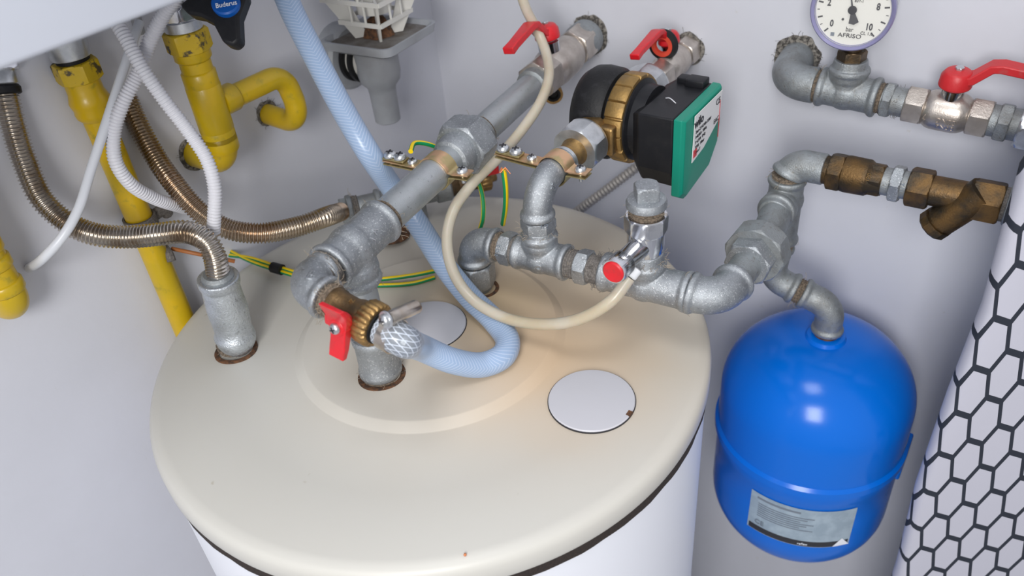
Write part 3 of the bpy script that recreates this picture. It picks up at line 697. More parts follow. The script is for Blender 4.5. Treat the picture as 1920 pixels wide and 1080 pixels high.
sl = (at(1760, 415, Y=TY)-at(1822, 375, Y=TY)).normalized(); s0 = at(1828, 372, Y=TY)
b.cyl(s0-sl*.01, s0+sl*.036, .0150); b.build('body', BRONZE2, t, 30)
MB().lathe(s0+sl*.035, sl, [(.0138, 0), (.0138, .003), (.0158, .0035), (.0158, .011), (.0140, .013)], 12).build('leg_cap', BRONZE2, t, 20)
MB().cyl(PR(.182), PR(.190), .0155).build('dusty_thread', DUST, t)
# right end: elbow up to the upper run
REc = PR(.222)
t = elbow('galvanised_elbow', PR(.187), REc, REc+V3(0, .0, .04), .0160, .0185, 'galvanised elbow at right edge turning upward behind the ironing board', m=GALVD, R=.022)
t = thing('vertical_pipe', REc+V3(0, 0, .05), 'short dark pipe at right edge joining lower and upper runs', 'pipe')
MB().tube([REc+V3(0, 0, .036), REc+V3(0, .01, .052), REc+V3(0, .06, .075), REc+V3(-.0, .088, .09)], .0140, n=24).build('pipe', GALVD, t)

# down to the blue vessel
ED2 = TC-V3(.004, 0, .100); BX = V3(.3175, .290, 0)
EE = V3(BX.x, BX.y, ED2.z-.022)
hd = (EE-ED2).normalized()
t = elbow('galvanised_elbow', TC-V3(0, 0, .056), ED2, ED2+hd*.030, .0150, .0175, 'galvanised elbow under the upright tee, left of the vessel elbow', m=GALVD, R=.022)
t = elbow('galvanised_elbow', EE-hd*.034, EE, EE-V3(0, 0, .034), .0150, .0172, 'galvanised elbow screwed onto the top of the blue vessel', m=GALVD, R=.022)
thread(ED2+hd*.026, EE-hd*.030, .0138, t)
# ------------------------------------------------------------------ expansion vessel
ztop = EE.z-.036
bv = thing('expansion_vessel', (BX.x, BX.y, -.5), 'bright blue steel expansion vessel with silver label, hanging by the wall', 'expansion vessel')
R = .1075; zt = ztop-.006
pr_ = [(.0005, zt)]
pr_ = [(.0165, zt+.004), (.020, zt+.003), (.022, zt-.001)]
for k in range(1, 15):
    q = k/14*PI/2; pr_.append((.022+(R-.022)*math.sin(q)**1.0, zt-.001-.082*(1-math.cos(q))))
zs = zt-.083
pr_ += [(R, zs-.03), (R, zs-.049), (R+.0035, zs-.053), (R+.0035, zs-.062), (R, zs-.066), (R, zs-.078), (R-.0009, zs-.080), (R-.0009, zs-.120), (R-.0009, zs-.162)]
for k in range(1, 13):
    q = k/12*PI/2; pr_.append((max((R-.001)*math.cos(q), .0005), zs-.162-.088*math.sin(q)))
MB().lathe((BX.x, BX.y, 0), ZD, pr_, 128, caps=(True, True)).build('shell', BLUE, bv, 40)
MB().cyl((BX.x, BX.y, zt-.002), (BX.x, BX.y, ztop+.006), .0135).build('top_thread', RUST, bv)
# wall bracket
b = MB(); b.box((BX.x, YW-.012, zs-.12), .05, .024, .10, bev=.003); b.build('wall_bracket', BLUE, bv)
b = MB(); bq = at(1702, 872, Y=BX.y+.02)
b.box((BX.x+R-.002, BX.y+.02, zs-.075), .010, .05, .035, bev=.003); b.build('side_lug', BLUE, bv)
# label as a curved patch
def arc_patch(a0, a1, zlo, zhi, rr, n=24, sk=0.0):
    b = MB(); rings = []
    for k in range(n+1):
        a = a0+(a1-a0)*k/n; c_ = math.cos(a); s_ = math.sin(a); dz = sk*(k/n)
        rings.append([V3(BX.x+rr*c_, BX.y+rr*s_, zlo+dz), V3(BX.x+rr*c_, BX.y+rr*s_, zhi+dz), V3(BX.x+(rr-.0006)*c_, BX.y+(rr-.0006)*s_, zhi+dz), V3(BX.x+(rr-.0006)*c_, BX.y+(rr-.0006)*s_, zlo+dz)])
    b.grid(rings); return b
LA0, LA1, LZ0, LZ1 = math.radians(-106), math.radians(-41), zs-.153, zs-.087
lb_ = arc_patch(LA0, LA1, LZ0, LZ1, R+.0002).build('label', PAPER, bv, 60)
arc_patch(LA0+.02, LA1-.02, LZ0+.001, LZ0+.010, R+.0005).build('black_band', INK, lb_, 60)
arc_patch(LA0+.08, LA0+.55, LZ1-.008, LZ1-.005, R+.0005).build('print_line', GREYINK, lb_, 60)
for k in range(7): arc_patch(LA0+.10, LA0+.70-.07*(k % 3), LZ1-.016-k*.0036, LZ1-.0146-k*.0036, R+.0005).build('print_line', GREYINK, lb_, 60)
def curved_text(s, a, z, size, m):
    c_, s_ = math.cos(a), math.sin(a); return text(s, (BX.x+(R+.0012)*c_, BX.y+(R+.0012)*s_, z), (-s_, c_, 0), ZD, size, m, lb_, depth=.0002)
curved_text('CE', LA0+.14, LZ0+.018, .010, GREYINK)
curved_text('reflex', LA0+.62, LZ0+.0055, .005, WHITEINK)
a_ = LA1-.10; c_, s_ = math.cos(a_), math.sin(a_)
tri = MB(); tc_ = V3(BX.x+(R+.0008)*c_, BX.y+(R+.0008)*s_, 0); tg_ = V3(-s_, c_, 0)
tri.prism([tc_+tg_*-.010+V3(0, 0, LZ0+.002), tc_+tg_*.010+V3(0, 0, LZ0+.002), tc_+V3(0, 0, LZ0+.015)], V3(c_, s_, 0)*.0004); tri.build('triangle_mark', WHITEINK, lb_)

# ------------------------------------------------------------------ upper right run with pressure gauge
GY = .375; G0 = V3(.2165, GY, .1525); GD = V3(1, 0, -.045).normalized(); PG = along(G0, GD)
t = elbow('galvanised_elbow', (G0.x-.006, YW+.02, G0.z+.010), G0-V3(.004, 0, 0), PG(.030), .0185, .020, 'galvanised elbow coming out of crumbled plaster left of the pressure gauge', m=GALVD, R=.024, rims=(0, 0))
wall_hole((G0.x-.006, YW, G0.z+.008), .0215, t, n=60)
TG = PG(.060); thread(PG(.028), PG(.036), .0165, t)
tG = tee('galvanised_tee', TG, [PG(.033), PG(.092), TG+V3(0, 0, .026)], .0172, .0200, 'galvanised tee under the pressure gauge', m=GALVD)
ga = thing('pressure_gauge', TG+V3(0, 0, .03), 'round pressure gauge with cream dial and violet rim on brass stub', 'pressure gauge')
gz = TG+V3(0, 0, .026)
MB().lathe(gz-V3(0, 0, .004), ZD, [(.0130, 0), (.0145, .003), (.0135, .008)], 30).build('sealant', HEMP, ga)
MB().hexn(gz+V3(0, 0, .004), gz+V3(0, 0, .018), .0122, ref=(.2, 1, 0), ch=.0015).build('brass_hex', BRONZE, ga, 25)
MB().cyl(gz+V3(0, 0, .013), gz+V3(0, 0, .030), .0080).build('brass_stub', BRONZE, ga); fuzz(gz+V3(0, 0, .015), .009, ga, 30, m=DUST, ln=.006)
gd = V3(.03, -1, .02).normalized(); GR = .0378
gc_ = V3(gz.x-.003, GY-.010, gz.z+.0275+GR-.003); _, gu, _x = frame(gd, ZD); gr = gu.cross(gd)
if gr.x < 0: gr = -gr
# put right = +X seen from the front
MB().lathe(gc_-gd*.010, gd, [(GR-.006, -.010), (GR-.002, -.008), (GR-.001, .012), (GR, .014), (GR, .019), (GR-.0035, .019), (GR-.0035, .012)], 80).build('case', ZINC, ga)
MB().lathe(gc_, gd, [(GR-.004, .0060), (GR-.003, .010), (GR-.0005, .0115), (GR+.0008, .010), (GR+.0008, .004)], 80, caps=(False, False)).build('rim', LAVR, ga)
dial = MB().lathe(gc_, gd, [(GR-.002, .0), (GR-.002, .0065), (.0005, .0065)], 80).build('dial', DIAL, ga)
dz = gc_+gd*.0068
def dpt(ang, r):    # ang measured clockwise from straight up
    a = math.radians(ang); return dz + (gr*math.sin(a)+gu*math.cos(a))*r
for i in range(21):
    a = -135+i*13.5; big = i % 2 == 0; p0, p1 = dpt(a, GR*.86), dpt(a, GR*(.74 if big else .80)); dr = (p1-p0)
    MB().box((p0+p1)/2, dr.length, (.0014 if big else .0006), .0003, dr, dr.cross(gd)).build('tick_mark', INK, dial)
for n_, a in (('0', -135), ('2', -81), ('4', -27), ('6', 27), ('8', 81), ('10', 135)):
    text(n_, dpt(a*.97, GR*.60), gr, gu, .0088, INK, dial, name='number', sx=.75, bold=.00025)
text('bar', dz-gu*GR*.50, gr, gu, .0062, INK, dial, sx=.85); text('AFRISO', dz-gu*GR*.66+gr*.001, gr, gu, .0056, INK, dial, sx=1.2)
text('CL 1.6', dz-gu*GR*.56+gr*GR*.42, gr, gu, .0042, INK, dial); text('837-1', dz+gu*GR*.22+gr*GR*.12, gr, gu, .0036, INK, dial)
MB().box(dz-gu*GR*.66-gr*.0150, .0035, .0035, .0003, gr, gu).build('maker_mark', GREYINK, dial)
MB().sphere(dz-gu*GR*.26-gr*GR*.20, .0012).build('stop_pin', INK, dial)
na = math.radians(-14); nd = gr*math.sin(na)+gu*math.cos(na); nx_ = nd.cross(gd)
nb_ = MB(); o_ = dz+gd*.001
nb_.prism([o_+nx_*.0009, o_+nd*GR*.72, o_-nx_*.0009], gd*.0005); nb_.prism([o_+nx_*.001, o_-nd*GR*.32+nx_*.0046, o_-nd*GR*.37, o_-nd*GR*.32-nx_*.0046, o_-nx_*.001], gd*.0005)
nb_.lathe(o_, gd, [(.0040, 0), (.0040, .0012), (.0005, .0014)], 28); nb_.build('needle', INK, ga)
def glass_mat():
    m = bpy.data.materials.new('clear_gauge_glass'); m.use_nodes = True; b = m.node_tree.nodes['Principled BSDF']
    b.inputs['Base Color'].default_value = (1, 1, 1, 1); b.inputs['Roughness'].default_value = .05; b.inputs['Alpha'].default_value = .04; return m
MB().lathe(gc_, gd, [(GR-.0035, .0088), (GR-.0035, .0094), (.0005, .0096)], 60).build('glass', glass_mat(), ga)
t = thing('hex_nipple', PG(.105), 'dusty galvanised nipple between gauge tee and right red valve', 'pipe nipple')
MB().cyl(PG(.089), PG(.123), .0142).build('threaded_pipe', GALVD, t); MB().hexn(PG(.097), PG(.106), .0160, ref=(0, -.2, 1), ch=.002).build('hex', GALVD, t, 25); fuzz(PG(.11), .0145, t, 30, m=DUST, axis=GD, ln=.006); thread(PG(.090), PG(.096), .0150, t, fz=False)
t = ball_valve(PG(.118), GD, .076, .0165, 'rightmost red lever ball valve on the gauge pipe along the wall', up=(0, -.12, 1), arm=1, reach=.10, mlev=REDD, hs=1.15)
for s_, a_ in (('DN20', 8), ('PN50', 30)):
    a_ = math.radians(a_); text(s_, PG(.1585)+V3(0, -math.cos(a_), -math.sin(a_))*.0192, GD, (0, -math.sin(a_), math.cos(a_)), .0072, NICKEL, t, depth=.0008, bold=.0001)
t = thing('hex_nipple', PG(.20), 'dark galvanised nipple right of the rightmost red valve', 'pipe nipple')
MB().cyl(PG(.192), PG(.222), .0150).build('threaded_pipe', GALVD, t); MB().hexn(PG(.200), PG(.211), .0165, ref=(0, -.2, 1), ch=.002).build('hex', GALVD, t, 25)
t = thing('pipe_union', PG(.235), 'pale zinc nut cut off by the right photo edge', 'pipe union')
MB().hexn(PG(.218), PG(.262), .0195, ref=(0, -.2, 1), ch=.004).build('nut', ZINC, t, 25)

# ------------------------------------------------------------------ left outlet elbow + corrugated hoses
Lb = V3(H_left.x, H_left.y, .004)
Lt = at(409, 522, d=.762)
b = MB(); path = [Lb+V3(0, 0, .002), at(441, 635, d=.81), at(433, 600, d=.797), at(420, 560, d=.778), Lt]
def lr(s):
    return .0176 + .0026*math.exp(-((s-.010)/.006)**2) + .0016*math.exp(-((s-.045)/.020)**2)
t = thing('galvanised_bend', Lb, 'bright galvanised bend standing in the left rusty hole of the lid', 'pipe bend')
b = MB(); b.tube(path, lr, n=44, step=.002); dl = (Lt-path[-2]).normalized(); b.lathe(Lt-dl*.008, dl, [(.016, 0), (.0190, .001), (.0195, .004), (.0195, .009), (.0185, .010)], 44)
b.build('body', GALVS, t, remesh=.0008, sm=5)
thread(Lb-V3(0, 0, .003), Lb+V3(0, 0, .004), .0165, t)
def corrugated(r, amp, pitch): return lambda s: r + amp*math.cos(2*PI*s/pitch)
cableset = []
def hose(name, pts, r, amp, pitch, m, label, cat, n=24, parent=None):
    o = MB().tube(pts, corrugated(r, amp, pitch) if amp else r, n=n, step=pitch/6 if amp else .004).build(name, m, parent, 80)
    if parent is None: tag(o, label, cat)
    return o
ha_ = thing('corrugated_hose', at(10, 165, d=.70), 'corrugated steel hose from far left sweeping down to the bright left bend', 'hose')
hose('hose', [at(10, 175, d=.70), at(22, 225, d=.705), at(45, 300, d=.715), at(80, 375, d=.725), at(130, 420, d=.735), at(180, 440, d=.74), at(240, 444, d=.745), at(300, 439, d=.745), at(350, 435, d=.745), at(385, 450, d=.745), at(403, 482, d=.75), Lt-dl*.002], .0098, .0011, .0032, STEEL, '', '', parent=ha_)
ht = at(10, 175, d=.70); hu = (ht-at(22, 225, d=.705)).normalized()
MB().lathe(ht-hu*.001, hu, [(.0115, 0), (.0130, .001), (.0130, .006), (.0115, .008)], 32).build('rubber_collar', BLACKR, ha_)
MB().lathe(ht+hu*.007, hu, [(.0115, 0), (.0125, .001), (.0125, .012), (.012, .013)], 32).build('ferrule', ZINC, ha_)
MB().hexn(ht+hu*.019, ht+hu*.033, .0150, ref=RT, ch=.002).build('union_nut', CHROME, ha_, 25)
MB().lathe(Lt+dl*.0005, dl, [(.0150, 0), (.0150, .003), (.0125, .006)], 32).build('lower_collar', GALVD, ha_)
hb_ = thing('corrugated_hose', at(205, 90, d=.80), 'corrugated brownish steel hose running behind the white conduits to the back', 'hose')
e_b = at(642, 396, Z=.034)
hose('hose', [at(210, 100, d=.80), at(228, 160, d=.80), at(258, 232, d=.805), at(295, 300, d=.81), at(335, 355, d=.81), at(380, 402, d=.815), at(430, 430, d=.82), at(490, 437, d=.825), at(560, 424, d=.845), at(610, 407, d=.862), e_b], .0098, .0011, .0032, STEELD, '', '', parent=hb_)
ht = at(210, 100, d=.80); hu = (ht-at(228, 160, d=.80)).normalized()
MB().lathe(ht, hu, [(.0105, 0), (.0125, .001), (.0125, .008), (.0115, .009)], 32).build('ferrule', GALVD, hb_)
MB().hexn(ht+hu*.008, ht+hu*.024, .0125, ref=RT, ch=.002).build('union_nut', CHROME, hb_, 25)
# inlet behind the main pipe
i1 = at(690, 378, Z=.036); i2 = at(815, 350, Z=.036); di = (i2-i1).normalized(); PI_ = along(e_b, di); LI = (i2-e_b).length
t = thing('cold_inlet_fittings', PI_(.05), 'galvanised elbow and pipe behind the thick pipe at the lid back', 'pipe fitting')
b = MB(); b.tube([e_b-di*.002, PI_(.02), PI_(.05), PI_(LI)], .0135, n=32); b.lathe(PI_(.006), di, rimprof(.013, .0175), 32); b.hexn(PI_(-.002), PI_(.008), .0145, ch=.002); b.lathe(PI_(.040), di, rimprof(.013, .0170), 32)
b.cyl(PI_(LI*.75), V3(PI_(LI*.75).x, PI_(LI*.75).y, -.002), .0135)
b.build('body', GALVD, t, 40); thread(PI_(.010), PI_(.020), .0150, t, DUST)
t = thing('drain_cock', PI_(LI+.03), 'brass drain cock with red knob on the lid behind the milky tube', 'drain cock')
MB().lathe(PI_(LI-.002), di, [(.0135, 0), (.0160, .002), (.0160, .018), (.0140, .020)], 32).build('dark_collar', GALVD, t)
k_ = at(905, 352, Z=.036); kl = (k_-PI_(0)).length
MB().lathe(PI_(LI+.016), di, [(.010, 0), (.0125, .002), (.0115, .010), (.010, .012), (.010, kl-LI-.016)], 32).build('body', BRONZE, t)
MB().lathe(PI_(kl), di, [(.0125, 0), (.0145, .001), (.0145, .012), (.012, .014), (.006, .0145), (.005, .021), (.0035, .022)], 90, rf=lambda q, r, t: ridged(q, r, t, 18)).build('ridged_cap', BRASS, t, 60)
MB().box(at(917, 318, Z=.066), .022, .010, .012, di, bev=.002).build('red_knob', RED, t); MB().cyl(PI_(kl-.015), at(912, 325, Z=.060), .0045).build('spindle', BRONZE, t)

# ------------------------------------------------------------------ yellow gas pipes
gx = -.278
g0 = at(118, 88, X=-.225)
# left gas pipe: vertical behind the lid
gb = at(325, 560, X=-.283); gt = V3(gb.x, gb.y, .275)
gp1 = thing('gas_pipe', (gb.x, gb.y, -.5), 'yellow gas pipe standing left of the water heater, its top under the casing', 'gas pipe')
gq = at(140, 150, X=gb.x)
MB().tube([(gb.x, gb.y, -.90), (gb.x, gb.y, .10), (gb.x, gb.y, gq.z-.008)], .0132, n=36, step=.02, smooth=False).build('pipe', YEL, gp1)
sk = V3(gb.x, gb.y, gq.z)
MB().lathe(sk+V3(0, 0, -.040), ZD, [(.0130, 0), (.0165, .004), (.0172, .008), (.0165, .012), (.0178, .016), (.0182, .019), (.0170, .023), (.0158, .027), (.0155, .040)], 40).build('socket', YEL, gp1)
MB().hexn(sk+V3(0, 0, -.002), sk+V3(0, 0, .016), .0178, ref=(1, -.2, 0), ch=.002).build('hex_nut', YELD, gp1, 25)
MB().cyl(sk+V3(0, 0, .014), sk+V3(0, 0, .024), .0145).build('black_seal', BLACKR, gp1)
MB().lathe(sk+V3(0, 0, .020), ZD, [(.0170, 0), (.0176, .001), (.0176, .018), (.0165, .019)], 40).build('zinc_ring', ZINC, gp1)
MB().hexn(sk+V3(0, 0, .038), sk+V3(0, 0, .055), .0155, ref=(1, -.6, 0), ch=.002).build('upper_nut', CHROME, gp1, 25)
text('050A', sk+V3(.0115, -.0115, .046), (.7, .7, 0), ZD, .0075, INK, gp1, depth=.0002)
# pipe clamp on the wall
cp = at(288, 405, X=gb.x); pc_ = thing('pipe_clamp', cp, 'dark lined pipe clamp holding the left yellow gas pipe to the wall', 'pipe clamp')
MB().lathe(V3(gb.x, gb.y, cp.z-.006), ZD, [(.0140, 0), (.0162, 0), (.0162, .014), (.0140, .014), (.0140, 0)], 36, caps=(False, False)).build('band', DUST, pc_)
MB().tube([(gb.x, gb.y+.014, cp.z), (gb.x+.002, gb.y+.026, cp.z+.002), (gb.x, gb.y+.030, cp.z-.006)], .006, n=10).build('lug', DUST, pc_)
MB().tube([(gb.x-.013, gb.y, cp.z), (XW, gb.y, cp.z)], .004, n=10).build('wall_stud', DUST, pc_)
MB().tube([at(305, 460, d=.86), at(318, 478, d=.85), at(322, 490, d=.85)], .0045, n=8).build('loose_end', DUST, pc_)
# second gas pipe with tee branch
g2x = -.245
a_t = at(352, 75, X=g2x); a_b = at(430, 300, X=g2x); a_b = V3(g2x, a_t.y, a_b.z)
gp2 = thing('gas_pipe', a_t, 'yellow gas pipe with side branch hooking back into the left wall', 'gas pipe')
brz = at(418, 190, X=g2x).z
b = MB(); bo = V3(g2x, a_t.y, a_b.z-.002)
b.tube([(g2x, a_t.y, a_t.z)] + elbow_path((g2x, a_t.y, a_b.z+.03), bo, (XW-.01, a_t.y, a_b.z-.002), R=.026), .0152, n=36, step=.003, smooth=False)
for z, rr in ((a_t.z-.010, .0178), (brz+.030, .0168), (brz-.028, .0168), (a_b.z+.022, .0168)): b.lathe((g2x, a_t.y, z-.010), ZD, [(.0150, 0), (rr, .003), (rr, .018), (.0150, .020)], 40)
b.lathe((g2x, a_t.y, brz-.026), ZD, [(.0152, 0), (.0172, .003), (.0172, .05), (.0152, .053)], 40)
b.build('pipe', YEL, gp2, 50)
MB().hexn((g2x, a_t.y, a_t.z-.010), (g2x, a_t.y, a_t.z+.010), .0185, ref=(1, -.1, 0), ch=.002).build('hex_nut', YELD, gp2, 25)
MB().lathe((g2x, a_t.y, a_t.z+.010), ZD, [(.0165, 0), (.0175, .001), (.0175, .010), (.015, .011)], 36).build('zinc_ring', ZINC, gp2)
MB().hexn((g2x, a_t.y, a_t.z+.020), (g2x, a_t.y, a_t.z+.034), .0150, ref=(1, .5, 0), ch=.002).build('upper_nut', CHROME, gp2, 25)
br0 = V3(g2x, a_t.y, brz)
bt = at(530, 138, X=g2x); bt = V3(g2x, bt.y, bt.z)
lowp = V3(g2x, bt.y+.006, at(562, 235, X=g2x).z)
wl = V3(XW-.01, lowp.y, lowp.z+.004)
p1 = elbow_path(br0, bt, lowp+V3(0, 0, .03), R=.024); p2 = elbow_path(lowp+V3(0, 0, .03), lowp, wl, R=.022)
b = MB(); b.tube(p1+p2[1:], .0118, n=32, step=.003, smooth=False)
b.lathe(br0+V3(0, .012, 0), (0, 1, .0), [(.0115, 0), (.0145, .001), (.0145, .018), (.0118, .021)], 32)
b.build('branch_pipe', YEL, gp2, 50); wall_hole((XW, wl.y, wl.z), .013, gp2, d=(-1, 0, 0)); wall_hole((XW, bo.y, bo.z), .017, gp2, d=(-1, 0, 0), n=10)
# third: stub at the left edge
s3 = at(5, 470, X=-.27); s3b = at(22, 560, X=-.27)
gp3 = thing('gas_pipe', s3, 'yellow gas pipe end with elbow at the left photo edge', 'gas pipe')
b = MB(); top3 = V3(s3.x, s3b.y, s3.z+.10); bt3 = V3(s3.x, s3b.y, s3b.z-.012)
b.tube([top3]+elbow_path(bt3+V3(0, 0, .04), bt3, V3(XW-.01, bt3.y, bt3.z), R=.020), .0142, n=32, step=.003, smooth=False)
for z in (.020, .045, .062): b.lathe(bt3+V3(0, 0, z), ZD, [(.0142, 0), (.0160, .002), (.0160, .010), (.0142, .012)], 32)
b.build('pipe', YEL, gp3, 50)

# ------------------------------------------------------------------ white cables and conduits
hose('smooth_cable', [at(262, 40, d=.74), at(245, 90, d=.735), at(222, 160, d=.73), at(196, 240, d=.725), at(170, 320, d=.72), at(148, 390, d=.712), at(120, 440, d=.706), at(85, 480, d=.71), at(40, 510, d=.80)], .0042, 0, 1, CABLE, 'smooth white cable curving down left in front of the steel hose', 'cable', n=18)
hose('corrugated_conduit', [at(205, 20, d=.70), at(235, 70, d=.70), at(268, 130, d=.705), at(310, 190, d=.715), at(352, 245, d=.725), at(388, 300, d=.735), at(402, 350, d=.745), at(402, 400, d=.755), at(400, 436, d=.765)], .0060, .0006, .0030, CONDUIT, 'white corrugated conduit crossing in front and ending at steel hose', 'conduit', n=20)
hose('corrugated_conduit', [at(335, -10, d=.70), at(305, 30, d=.71), at(280, 80, d=.72), at(258, 140, d=.725), at(232, 190, d=.725), at(214, 245, d=.73), at(216, 300, d=.74), at(245, 345, d=.76), at(290, 372, d=.79), at(345, 390, d=.83)], .0060, .0006, .0030, CONDUIT, 'white corrugated conduit looping down left behind the crossing one', 'conduit', n=20)
hose('armoured_conduit', [at(1060, 415, Y=.36), at(1100, 383, Y=.36), at(1145, 350, Y=.37), at(1195, 312, Y=.38), at(1260, 262, Y=.40)], .0058, .0009, .0055, mat('grey_armour', (.38, .36, .34), .5, .4), 'grey armoured conduit on the wall behind the pump', 'conduit', n=18)
hose('milky_tube', [at(955, -40, d=.86)+V3(-.10, .12, .40), at(955, -40, d=.86)+V3(-.03, .03, .12), at(983, 8, d=.885), at(1006, 55, d=.90), at(1024, 100, d=.895), at(1029, 145, d=.872), at(1014, 190, d=.855), at(985, 235, d=.845), at(935, 295, d=.825), at(885, 345, d=.808), at(850, 395, d=.80), at(838, 450, d=.795), at(850, 510, d=.79), at(885, 560, d=.785), at(945, 595, d=.77), at(1020, 608, d=.745), at(1090, 597, d=.72), at(1148, 562, d=.703), at(1180, 521, d=.70)], .0055, 0, 1, TUBE, 'thin milky tube looping down to the chrome safety valve', 'tube', n=20)
# earth wires
hose('earth_wire', [at(770, 284, d=.775), at(778, 268, d=.79), at(808, 272, d=.80), at(850, 296, d=.82), at(886, 322, d=.825), at(903, 360, d=.835), at(906, 405, d=.845), at(900, 430, d=.86)], .0024, 0, 1, WIRE, 'green and yellow earth wire from the clamp below the union', 'wire', n=12)
ew = hose('earth_wire', [at(944, 318, d=.765), at(948, 350, d=.775), at(948, 385, d=.795), at(943, 420, d=.83)], .0027, 0, 1, WIRE, 'green and yellow earth wire hanging from clamp before the pump', 'wire', n=12)
cs = MB()
for k in range(7): cs.tube([at(944+random.uniform(-5, 5), 314, d=.764), at(946+random.uniform(-10, 14), 322+random.uniform(-2, 4), d=.763)], .0004, n=5, step=.002)
cs.build('copper_strands', COPPER, ew)
hose('earth_wire', [at(425, 478, Z=.0), at(470, 484, Z=.006), at(520, 500, Z=.008), at(580, 517, Z=.009), at(650, 526, Z=.010), at(720, 523, Z=.011), at(775, 516, Z=.013), at(815, 508, Z=.012)], .0024, 0, 1, WIRE, 'upper green and yellow earth wire lying across the lid back', 'wire', n=12)
hose('earth_wire', [at(430, 470, Z=.004), at(470, 490, Z=.004), at(520, 507, Z=.006), at(580, 524, Z=.006), at(650, 534, Z=.0062), at(720, 535, Z=.0062), at(775, 531, Z=.0062), at(815, 520, Z=.0064)], .0024, 0, 1, WIRE, 'lower green and yellow earth wire lying across the lid back', 'wire', n=12)
tp0, tp1 = at(511, 501, Z=.008), at(529, 506, Z=.008)
tag(MB().cyl(tp0, tp1, .0062).build('tape_wrap', BLACKP), 'black tape wrap binding the two earth wires on the lid', 'tape')
hose('brown_wire', [at(322, 466, d=.86), at(360, 474, d=.86), at(400, 482, d=.87), at(440, 490, d=.88)], .0022, 0, 1, mat('orange_brown_sheath', (.35, .12, .03), .5), 'orange brown wire behind the steel hose at the lid edge', 'wire', n=10)

# ------------------------------------------------------------------ boiler casing and what hangs below it
cz = .3655; cxx = -.03
bc_ = thing('wall_boiler', (-.165, -.5, cz), 'white wall hung boiler casing at the upper left', 'boiler')
b = MB(); b.box(((XW+cxx)/2, -.42, cz+.30), cxx-XW, 1.0, .60, bev=.004); b.build('casing', CASING, bc_)
MB().box((cxx+.0006, at(155, 5, X=cxx).y, cz+.06), .001, .0015, .05).build('panel_mark', ZINC, bc_)
st_ = thing('boiler_tap', at(400, 20, d=.74), 'black tap handle with blue badge hanging under the boiler', 'tap')
hh = .70; f_ = lambda x, y, dd=hh: at(x, y, d=dd)
b = MB(); off = FW*.018
b.prism([f_(335, 8), f_(372, -20), f_(440, -40), f_(462, -10), f_(447, 30), f_(449, 76), f_(437, 86), (f_(418, 80)), f_(398, 42), f_(375, 30), f_(352, 26)], off); b.build('black_handle', BLACKP, st_, 30, bevel=.003)
MB().lathe(f_(424, 8)+off*.2, -FW+UP*.25, [(.0122, 0), (.0126, .003), (.0124, .0055), (.0110, .0068), (.0005, .0070)], 40).build('blue_badge', BADGE, st_)
text('Buderus', f_(424, 8, hh-.0082), RT+UP*.18, UP-RT*.18, .0056, WHITEINK, st_, bold=.00005)
vf = thing('plastic_fitting', at(168, 92, d=.80), 'pale grey plastic fitting under the boiler beside the left gas pipe', 'pipe fitting')
MB().lathe(at(168, 100, d=.80), ZD, [(.0125, 0), (.0135, .002), (.0135, .02), (.0145, .022), (.0145, .085)], 32).build('body', GREYP, vf)
MB().tube([at(262, 60, d=.78), at(252, 20, d=.76), at(246, -20, d=.75)], .005, n=14).build('grey_pipe', GREYP, vf)

# ------------------------------------------------------------------ drain trap on the left wall
DY = .232; DX = -.236
dr_ = thing('drain_trap', (DX, DY, .16), 'grey plastic drain trap with square tray and white cage on the wall', 'drain trap')
tz = at(695, 68, X=DX+.035).z; tz = .1955
MB().lathe((DX, DY, tz-.112), ZD, [(.0150, 0), (.0160, .001), (.0168, .038), (.0178, .046), (.0245, .054), (.0265, .064), (.0265, .104)], 48).build('body', GREYP, dr_)
b = MB(); b.cyl((XW-.01, DY, tz-.035), (DX-.038, DY, tz-.035), .040, bev=.004); b.build('wall_socket', GREYP, dr_)
MB().cyl((DX-.042, DY, tz-.035), (DX-.010, DY, tz-.035), .0235).build('connector', IVORY, dr_)
for x in (-.034, -.021): MB().lathe((DX+x-.003, DY, tz-.035), (1, 0, 0), [(.022, 0), (.0285, .001), (.0285, .006), (.022, .007)], 40).build('rubber_ring', BLACKR, dr_)
tcx, tcy = DX+.004, DY+.008; rz = Matrix.Rotation(math.radians(4), 3, 'Z'); ax_ = rz@V3(1, 0, 0); ay_ = rz@V3(0, 1, 0)
tr = MB(); W_ = .052
def sq(w_, z, rad=.012, n=6):
    o = []
    for (sx_, sy_, a0) in ((1, 1, 0), (-1, 1, 90), (-1, -1, 180), (1, -1, 270)):
        for k in range(n+1):
            a = math.radians(a0+90*k/n); o.append(V3(tcx, tcy, z) + ax_*(sx_*(w_-rad)+rad*math.cos(a)) + ay_*(sy_*(w_-rad)+rad*math.sin(a)))
    return o
tr.grid([sq(W_-.012, tz-.016), sq(W_-.002, tz-.010), sq(W_, tz), sq(W_-.003, tz), sq(W_-.006, tz-.006)]); tray = tr.build('tray', GREYP, dr_, 40)
MB().grid([sq(W_-.007, tz-.0058), sq(W_-.0075, tz-.0048)]).build('dirty_tray_floor', GREYD, tray)
cg = MB(); 
def bar(a, c, r=.0022): cg.tube([a, c], r, n=8, step=.01, smooth=False)
cb = V3(tcx, tcy, tz-.004); hi = .050; wtop = .040
for sx_, sy_ in ((1, 1), (-1, 1), (-1, -1), (1, -1)):
    p_ = ax_*(sx_*.020)+ay_*(sy_*.020); q_ = ax_*(sx_*wtop)+ay_*(sy_*wtop)
    cg.prism([cb+p_*.45, cb+p_*1.0, cb+q_+V3(0, 0, hi), cb+q_*.55+V3(0, 0, hi)], (ax_*sy_-ay_*sx_)*.0022)
